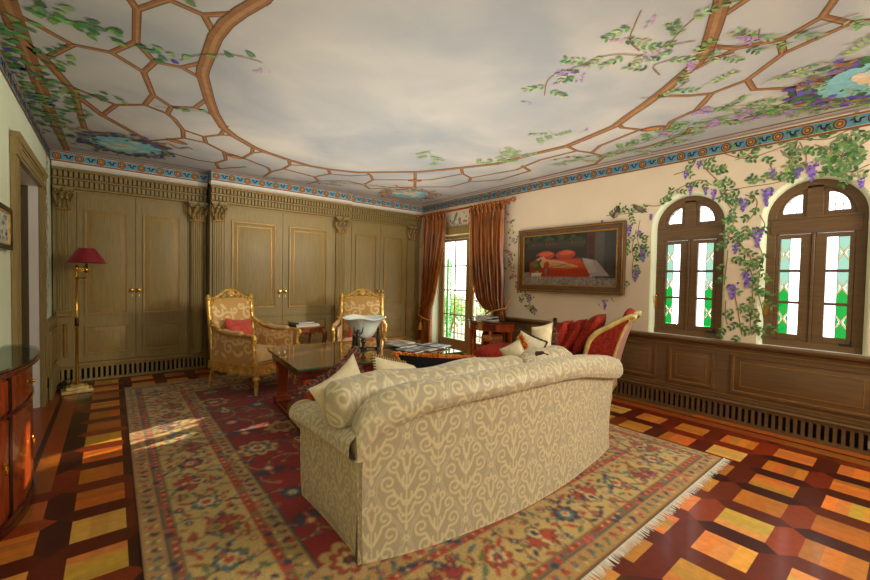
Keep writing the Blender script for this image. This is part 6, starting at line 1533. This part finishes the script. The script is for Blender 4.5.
# ------------------------------------------------------------------ bow-front commode on the left wall
def commode():
    R = thing('commode', 'bow-fronted mahogany commode with glass top against the left wall', 'commode', (XL+.004, 3.30, .002), PI/2)
    A, Bd, Ht = .53, .185, .83                                               # local x = world y, front -y
    def arc(a, b, n=40): return [(a*math.cos(t), -b*math.sin(t)**.8 if 0 < t < PI else 0) for t in np.linspace(0, PI, n)][::-1]
    m = MB(); m.prism(arc(A-.03, Bd-.012), .06, Ht-.03); m.build('body', MAHOG, R)
    m = MB(); m.prism(arc(A-.01, Bd+.008), .0, .035); m.prism(arc(A-.02, Bd), .035, .065); m.build('plinth', MAHOGD, R)
    m = MB(); m.prism(arc(A-.01, Bd+.008), Ht-.03, Ht-.012); m.prism(arc(A+.015, Bd+.03), Ht-.012, Ht+.006); m.prism(arc(A+.005, Bd+.02), Ht+.006, Ht+.016); m.build('top', MAHOGD, R, bevel=.003)
    m = MB(); m.prism(arc(A+.01, Bd+.025), Ht+.0165, Ht+.026); m.build('glass_top', glassmat('commode_glass', (236, 246, 236), .35), R, smooth=0)
    m = MB(); m.prism(arc(A-.018, Bd+.001), Ht-.235, Ht-.215); m.build('moulding', MAHOGD, R)
    full = arc(A-.03, Bd-.012, 90)
    def patch(i0, i1, z0, z1, t=.006): 
        P = full[i0:i1]; out = [(x*(1+t/A), y-t) for x, y in P]; q = MB(); q.prism(out+P[::-1], z0, z1); return q, out
    for i0, i1, side in ((4, 24, 1), (25, 65, 0), (66, 86, 1)):
        q, out = patch(i0, i1, Ht-.205, Ht-.045); d_ = q.build('drawer', MAHOG, R)
        mid = out[len(out)//2]; h = MB(); h.ell((mid[0], mid[1]-.012, Ht-.13), (.012, .012, .01), 10, 6); h.tube([(mid[0], mid[1], Ht-.13), (mid[0], mid[1]-.012, Ht-.13)], .005, 6); h.build('knob', BRASS, d_)
        q, out = patch(i0, i1, .09, Ht-.25); d_ = q.build('door', MAHOG, R)
        mid = out[len(out)//2 if not side else (4 if i0 > 50 else -5)]; h = MB(); h.ell((mid[0], mid[1]-.006, .36), (.014, .007, .018), 8, 6); h.tube([(mid[0]+.022*math.cos(t), mid[1]-.014, .335+.022*math.sin(t)) for t in np.linspace(0, 2*PI, 14, endpoint=False)], .003, 5, closed=True); h.build('ring_pull', BRASS, d_)
    for i in (3, 24, 65, 86):
        q, _ = patch(i-1, i+2, .065, Ht-.03, .009); q.build('stile', mat('ebonised_strip', (34, 18, 12), .3, var=.2, scale=10) if 'ebonised_strip' not in bpy.data.materials else bpy.data.materials['ebonised_strip'], R)
commode()

# ------------------------------------------------------------------ floor lamp with cable
def lamp():
    R = thing('floor_lamp', 'slim brass floor lamp with a crimson shade before the left cupboard', 'lamp', (-.31, 5.985, .002), .1)
    m = MB(); m.box(-.135, -.10, 0, .135, .10, .035); m.box(-.095, -.07, .035, .095, .07, .07); m.box(-.06, -.045, .07, .06, .045, .085); m.build('base', GILTP, R, bevel=.006)
    m = MB(); m.lathe([(.02, .085), (.024, .1), (.015, .11), (.013, .72), (.02, .73), (.013, .74)], n=14); m.lathe([(.02, .84), (.014, .85), (.012, 1.26), (.02, 1.27), (.024, 1.29), (.014, 1.30), (.013, 1.36), (.022, 1.38), (.018, 1.41), (0, 1.43)], n=14); m.build('pole', BRASS, R)
    m = MB(); m.lathe([(.0145, .74), (.018, .75), (.018, .83), (.0145, .84)], n=12); m.build('grip', mat('dark_red_grip', (60, 16, 22), .4, var=.1, scale=10), R)
    m = MB(); m.tube(catmull([(0, 0, 1.34), (.03, -.01, 1.29), (.065, -.02, 1.28), (.085, -.02, 1.31), (.085, -.02, 1.35)], 6), .009, 8); scroll(m, (.035, -.012, 1.37), .026, 0, 1.3, 'xz', .008)
    m.lathe([(.012, 1.34), (.022, 1.355), (.014, 1.37), (.014, 1.40), (.02, 1.41), (.012, 1.425)], (.085, -.02, 0), 12); m.tube([(.085, -.02, 1.42), (.085, -.02, 1.60)], .005, 6); m.build('bracket', BRASS, R)
    m = MB(); m.lathe([(.013, 1.385), (.013, 1.45)], (.085, -.02, 0), 10); m.build('socket', BRONZE, R)
    m = MB(); m.lathe([(.178, 1.455), (.178, 1.46), (.074, 1.62), (.072, 1.62), (.174, 1.458)], (.085, -.02, 0), 40); m.build('lamp_shade', REDSHADE, R, smooth=40)
    m = MB(); m.tube([(.085+.178*math.cos(t), -.02+.178*math.sin(t), 1.457) for t in np.linspace(0, 2*PI, 40, endpoint=False)], .004, 5, closed=True); m.build('shade_rim', MAHOGD, R)
lamp()
R = thing('power_cable', 'tangled black cable with plug adapters on the floor beside the lamp base', 'cable', (-.43, 6.16, .001))
m = MB(); m.box(-.07, -.04, 0, -.01, .05, .05); m.box(.01, -.05, 0, .07, .03, .04); m.box(-.04, .0, .05, .02, .07, .085); m.build('adapter', BLACK, R, bevel=.006)
m = MB(); m.tube(catmull([(.04, -.02, .03), (.10, -.08, .008), (.03, -.12, .008), (-.05, -.09, .008), (-.06, .04, .04), (0, .1, .09), (.06, .06, .1), (.05, -.03, .05), (.12, -.04, .008), (.16, -.10, .008)], 8), .006, 6); m.build('cord', BLACK, R)

# ------------------------------------------------------------------ outside the French door
mb = MB(); mb.flat([(XR+.3, -1.6, -.02), (9.5, -1.6, -.02), (9.5, 9.5, -.02), (XR+.3, 9.5, -.02)]); o = mb.build('ground', STONE, smooth=0); struct(o)
R = thing('shutter', 'green painted shutter folded open outside the French door', 'shutter', (XR+.36, 5.90, .1))
m = MB(); m.M = Rz(math.radians(40)); m.box(0, -.02, 0, .04, .02, 1.65); m.box(.36, -.02, 0, .40, .02, 1.65); m.box(.04, -.02, 0, .36, .02, .08); m.box(.04, -.02, 1.57, .36, .02, 1.65); m.build('frame', GREENSH, R)
m = MB(); m.M = Rz(math.radians(40)); 
for k in range(26): m.add([(.04, -.018, .08+k*.0575), (.36, -.018, .08+k*.0575), (.36, .016, .125+k*.0575), (.04, .016, .125+k*.0575)], [(0, 1, 2, 3)])
m.build('louvres', GREENSH, R, smooth=0)
R = thing('balcony_railing', 'pale iron railing on the terrace beyond the French door', 'railing', (6.25, 6.1, -.02))
m = MB(); m.box(-.02, -2.2, .88, .02, 2.2, .92); m.build('rail', IRON, R); m = MB(); m.box(-.015, -2.2, .1, .015, 2.2, .13); m.build('rail', IRON, R)
for k in range(37):
    m = MB(); m.box(-.008, -2.16+k*.12-.008, 0, .008, -2.16+k*.12+.008, .88); m.build('baluster', IRON, R)
def bush(label, x, y, h, w, pal, seed, n=900):
    R = thing('shrub', label, 'shrub', (x, y, -.02), 0, 'shrubs beyond the terrace railing'); rr = random.Random(seed)
    m = MB()
    for q in range(5): a = q*1.25; m.tube([(0, 0, 0), (.15*w*math.cos(a), .15*w*math.sin(a), h*.4), (.4*w*math.cos(a), .4*w*math.sin(a), h*.75)], [.03, .02, .01], 5)
    m.build('stem', WALNUT, R)
    m = MB()
    for q in range(n):
        a, b = rr.uniform(0, 6.3), math.acos(rr.uniform(-1, 1)); r = rr.random()**.4
        p = V((w*r*math.sin(b)*math.cos(a), w*r*math.sin(b)*math.sin(a), h*.56+h*.46*r*math.cos(b))); d = V((rr.gauss(0, 1), rr.gauss(0, 1), rr.gauss(0, .7))).normalized(); s_ = d.orthogonal().normalized()*.035; L = .16
        c = lin(rr.choice(pal)); m.add([tuple(p), tuple(p+d*L*.5+s_), tuple(p+d*L), tuple(p+d*L*.5-s_)], [(0, 1, 2, 3)], 0, c)
    m.build('foliage', LEAFM, R, smooth=0)
LG = [(150, 196, 84), (180, 214, 110), (120, 176, 70), (206, 226, 140)]
bush('bright green shrub seen through the lower panes of the French door', 7.0, 7.9, 1.0, .55, LG, 1); bush('tall feathery green shrub seen through the middle panes of the French door', 8.4, 7.4, 2.2, .65, LG, 2, 1100); bush('low yellow-green shrub beyond the railing, near the curtain edge', 7.0, 6.3, .9, .55, [(206, 216, 110), (180, 204, 90), (150, 186, 80)], 3)

# ------------------------------------------------------------------ light and camera
w = bpy.data.worlds.new('world'); scene.world = w; w.use_nodes = True; nw = w.node_tree
bg = nw.nodes['Background']; bg.inputs['Color'].default_value = (.93, .97, 1.0, 1); bg.inputs['Strength'].default_value = 4.5
def lamp_(kind, name, loc, energy, color, rot=None, target=None, size=1, sy=None, angle=None):
    l = bpy.data.lights.new(name, kind); l.energy = energy; l.color = color
    if kind == 'AREA':
        l.shape = 'RECTANGLE'; l.size = size; l.size_y = sy or size
    if kind == 'SUN': l.angle = angle
    o = bpy.data.objects.new(name, l); COL.objects.link(o); o.location = loc
    if target: o.rotation_euler = (V(target)-V(loc)).to_track_quat('-Z', 'Y').to_euler()
    return o
sd = V((-.93, -.298, -.275))
lamp_('SUN', 'sun', (9, 8, 4), 14, (1, .78, .48), target=tuple(V((9, 8, 4))+sd), angle=.01)
# sky light entering through the openings
for i, (y, z, a, b) in enumerate(((1.61, 1.5, .7, 1.5), (.63, 1.5, .7, 1.5), (5.1, 1.1, 1.6, 2.1))):
    o = lamp_('AREA', 'window_portal', (XR+.28, y, z), 1, (1, 1, 1), target=(XR-1, y, z), size=a, sy=b); o.data.cycles.is_portal = True
# added fill lights: two behind the camera, a ceiling wash, a spot
lamp_('AREA', 'rear_fill', (3.7, -1.2, 2.45), 98, (1, .93, .80), target=(2.3, 2.6, .3), size=1.8, sy=1.2)
lamp_('AREA', 'ceiling_fill', (2.5, 3.2, 1.55), 74, (1, .94, .84), target=(2.5, 3.2, 2.8), size=3.4, sy=4.6)  # added panel, unseen from below, brightens the ceiling
lamp_('AREA', 'left_rear_fill', (.5, -1.3, 2.5), 26, (1, .94, .82), target=(1.5, 2.0, .6), size=1.4, sy=1.0)  # added fill for the near end of the sofa
sp = lamp_('SPOT', 'chair_fill', (4.4, -.8, 2.3), 420, (1, .84, .58), target=(2.2, 5.4, .95)); sp.data.spot_size = math.radians(34); sp.data.spot_blend = .7; sp.data.shadow_soft_size = .3  # added warm spot to brighten the armchairs and cupboards
cam = bpy.data.cameras.new('camera'); co = bpy.data.objects.new('camera', cam); COL.objects.link(co); scene.camera = co
co.location = (0, 0, 1.35)
pit, yaw, rol = math.radians(1.601), math.radians(39.12), math.radians(1.072)
fw = V((math.sin(yaw)*math.cos(pit), math.cos(yaw)*math.cos(pit), -math.sin(pit))); r0 = V((math.cos(yaw), -math.sin(yaw), 0)); u0 = r0.cross(fw)
rt = r0*math.cos(rol)+u0*math.sin(rol); up = -r0*math.sin(rol)+u0*math.cos(rol)
co.matrix_world = Matrix(((rt.x, up.x, -fw.x, 0), (rt.y, up.y, -fw.y, 0), (rt.z, up.z, -fw.z, 1.35), (0, 0, 0, 1)))
cam.sensor_width = 36; cam.lens = 36*397.2/870; cam.clip_start = .05
scene.view_settings.view_transform = 'Standard'; scene.view_settings.exposure = 0.0; scene.view_settings.look = 'None'
scene.cycles.max_bounces = 8; scene.cycles.diffuse_bounces = 4; scene.cycles.transparent_max_bounces = 12; scene.cycles.sample_clamp_indirect = 6
scene.cycles.use_denoising = True
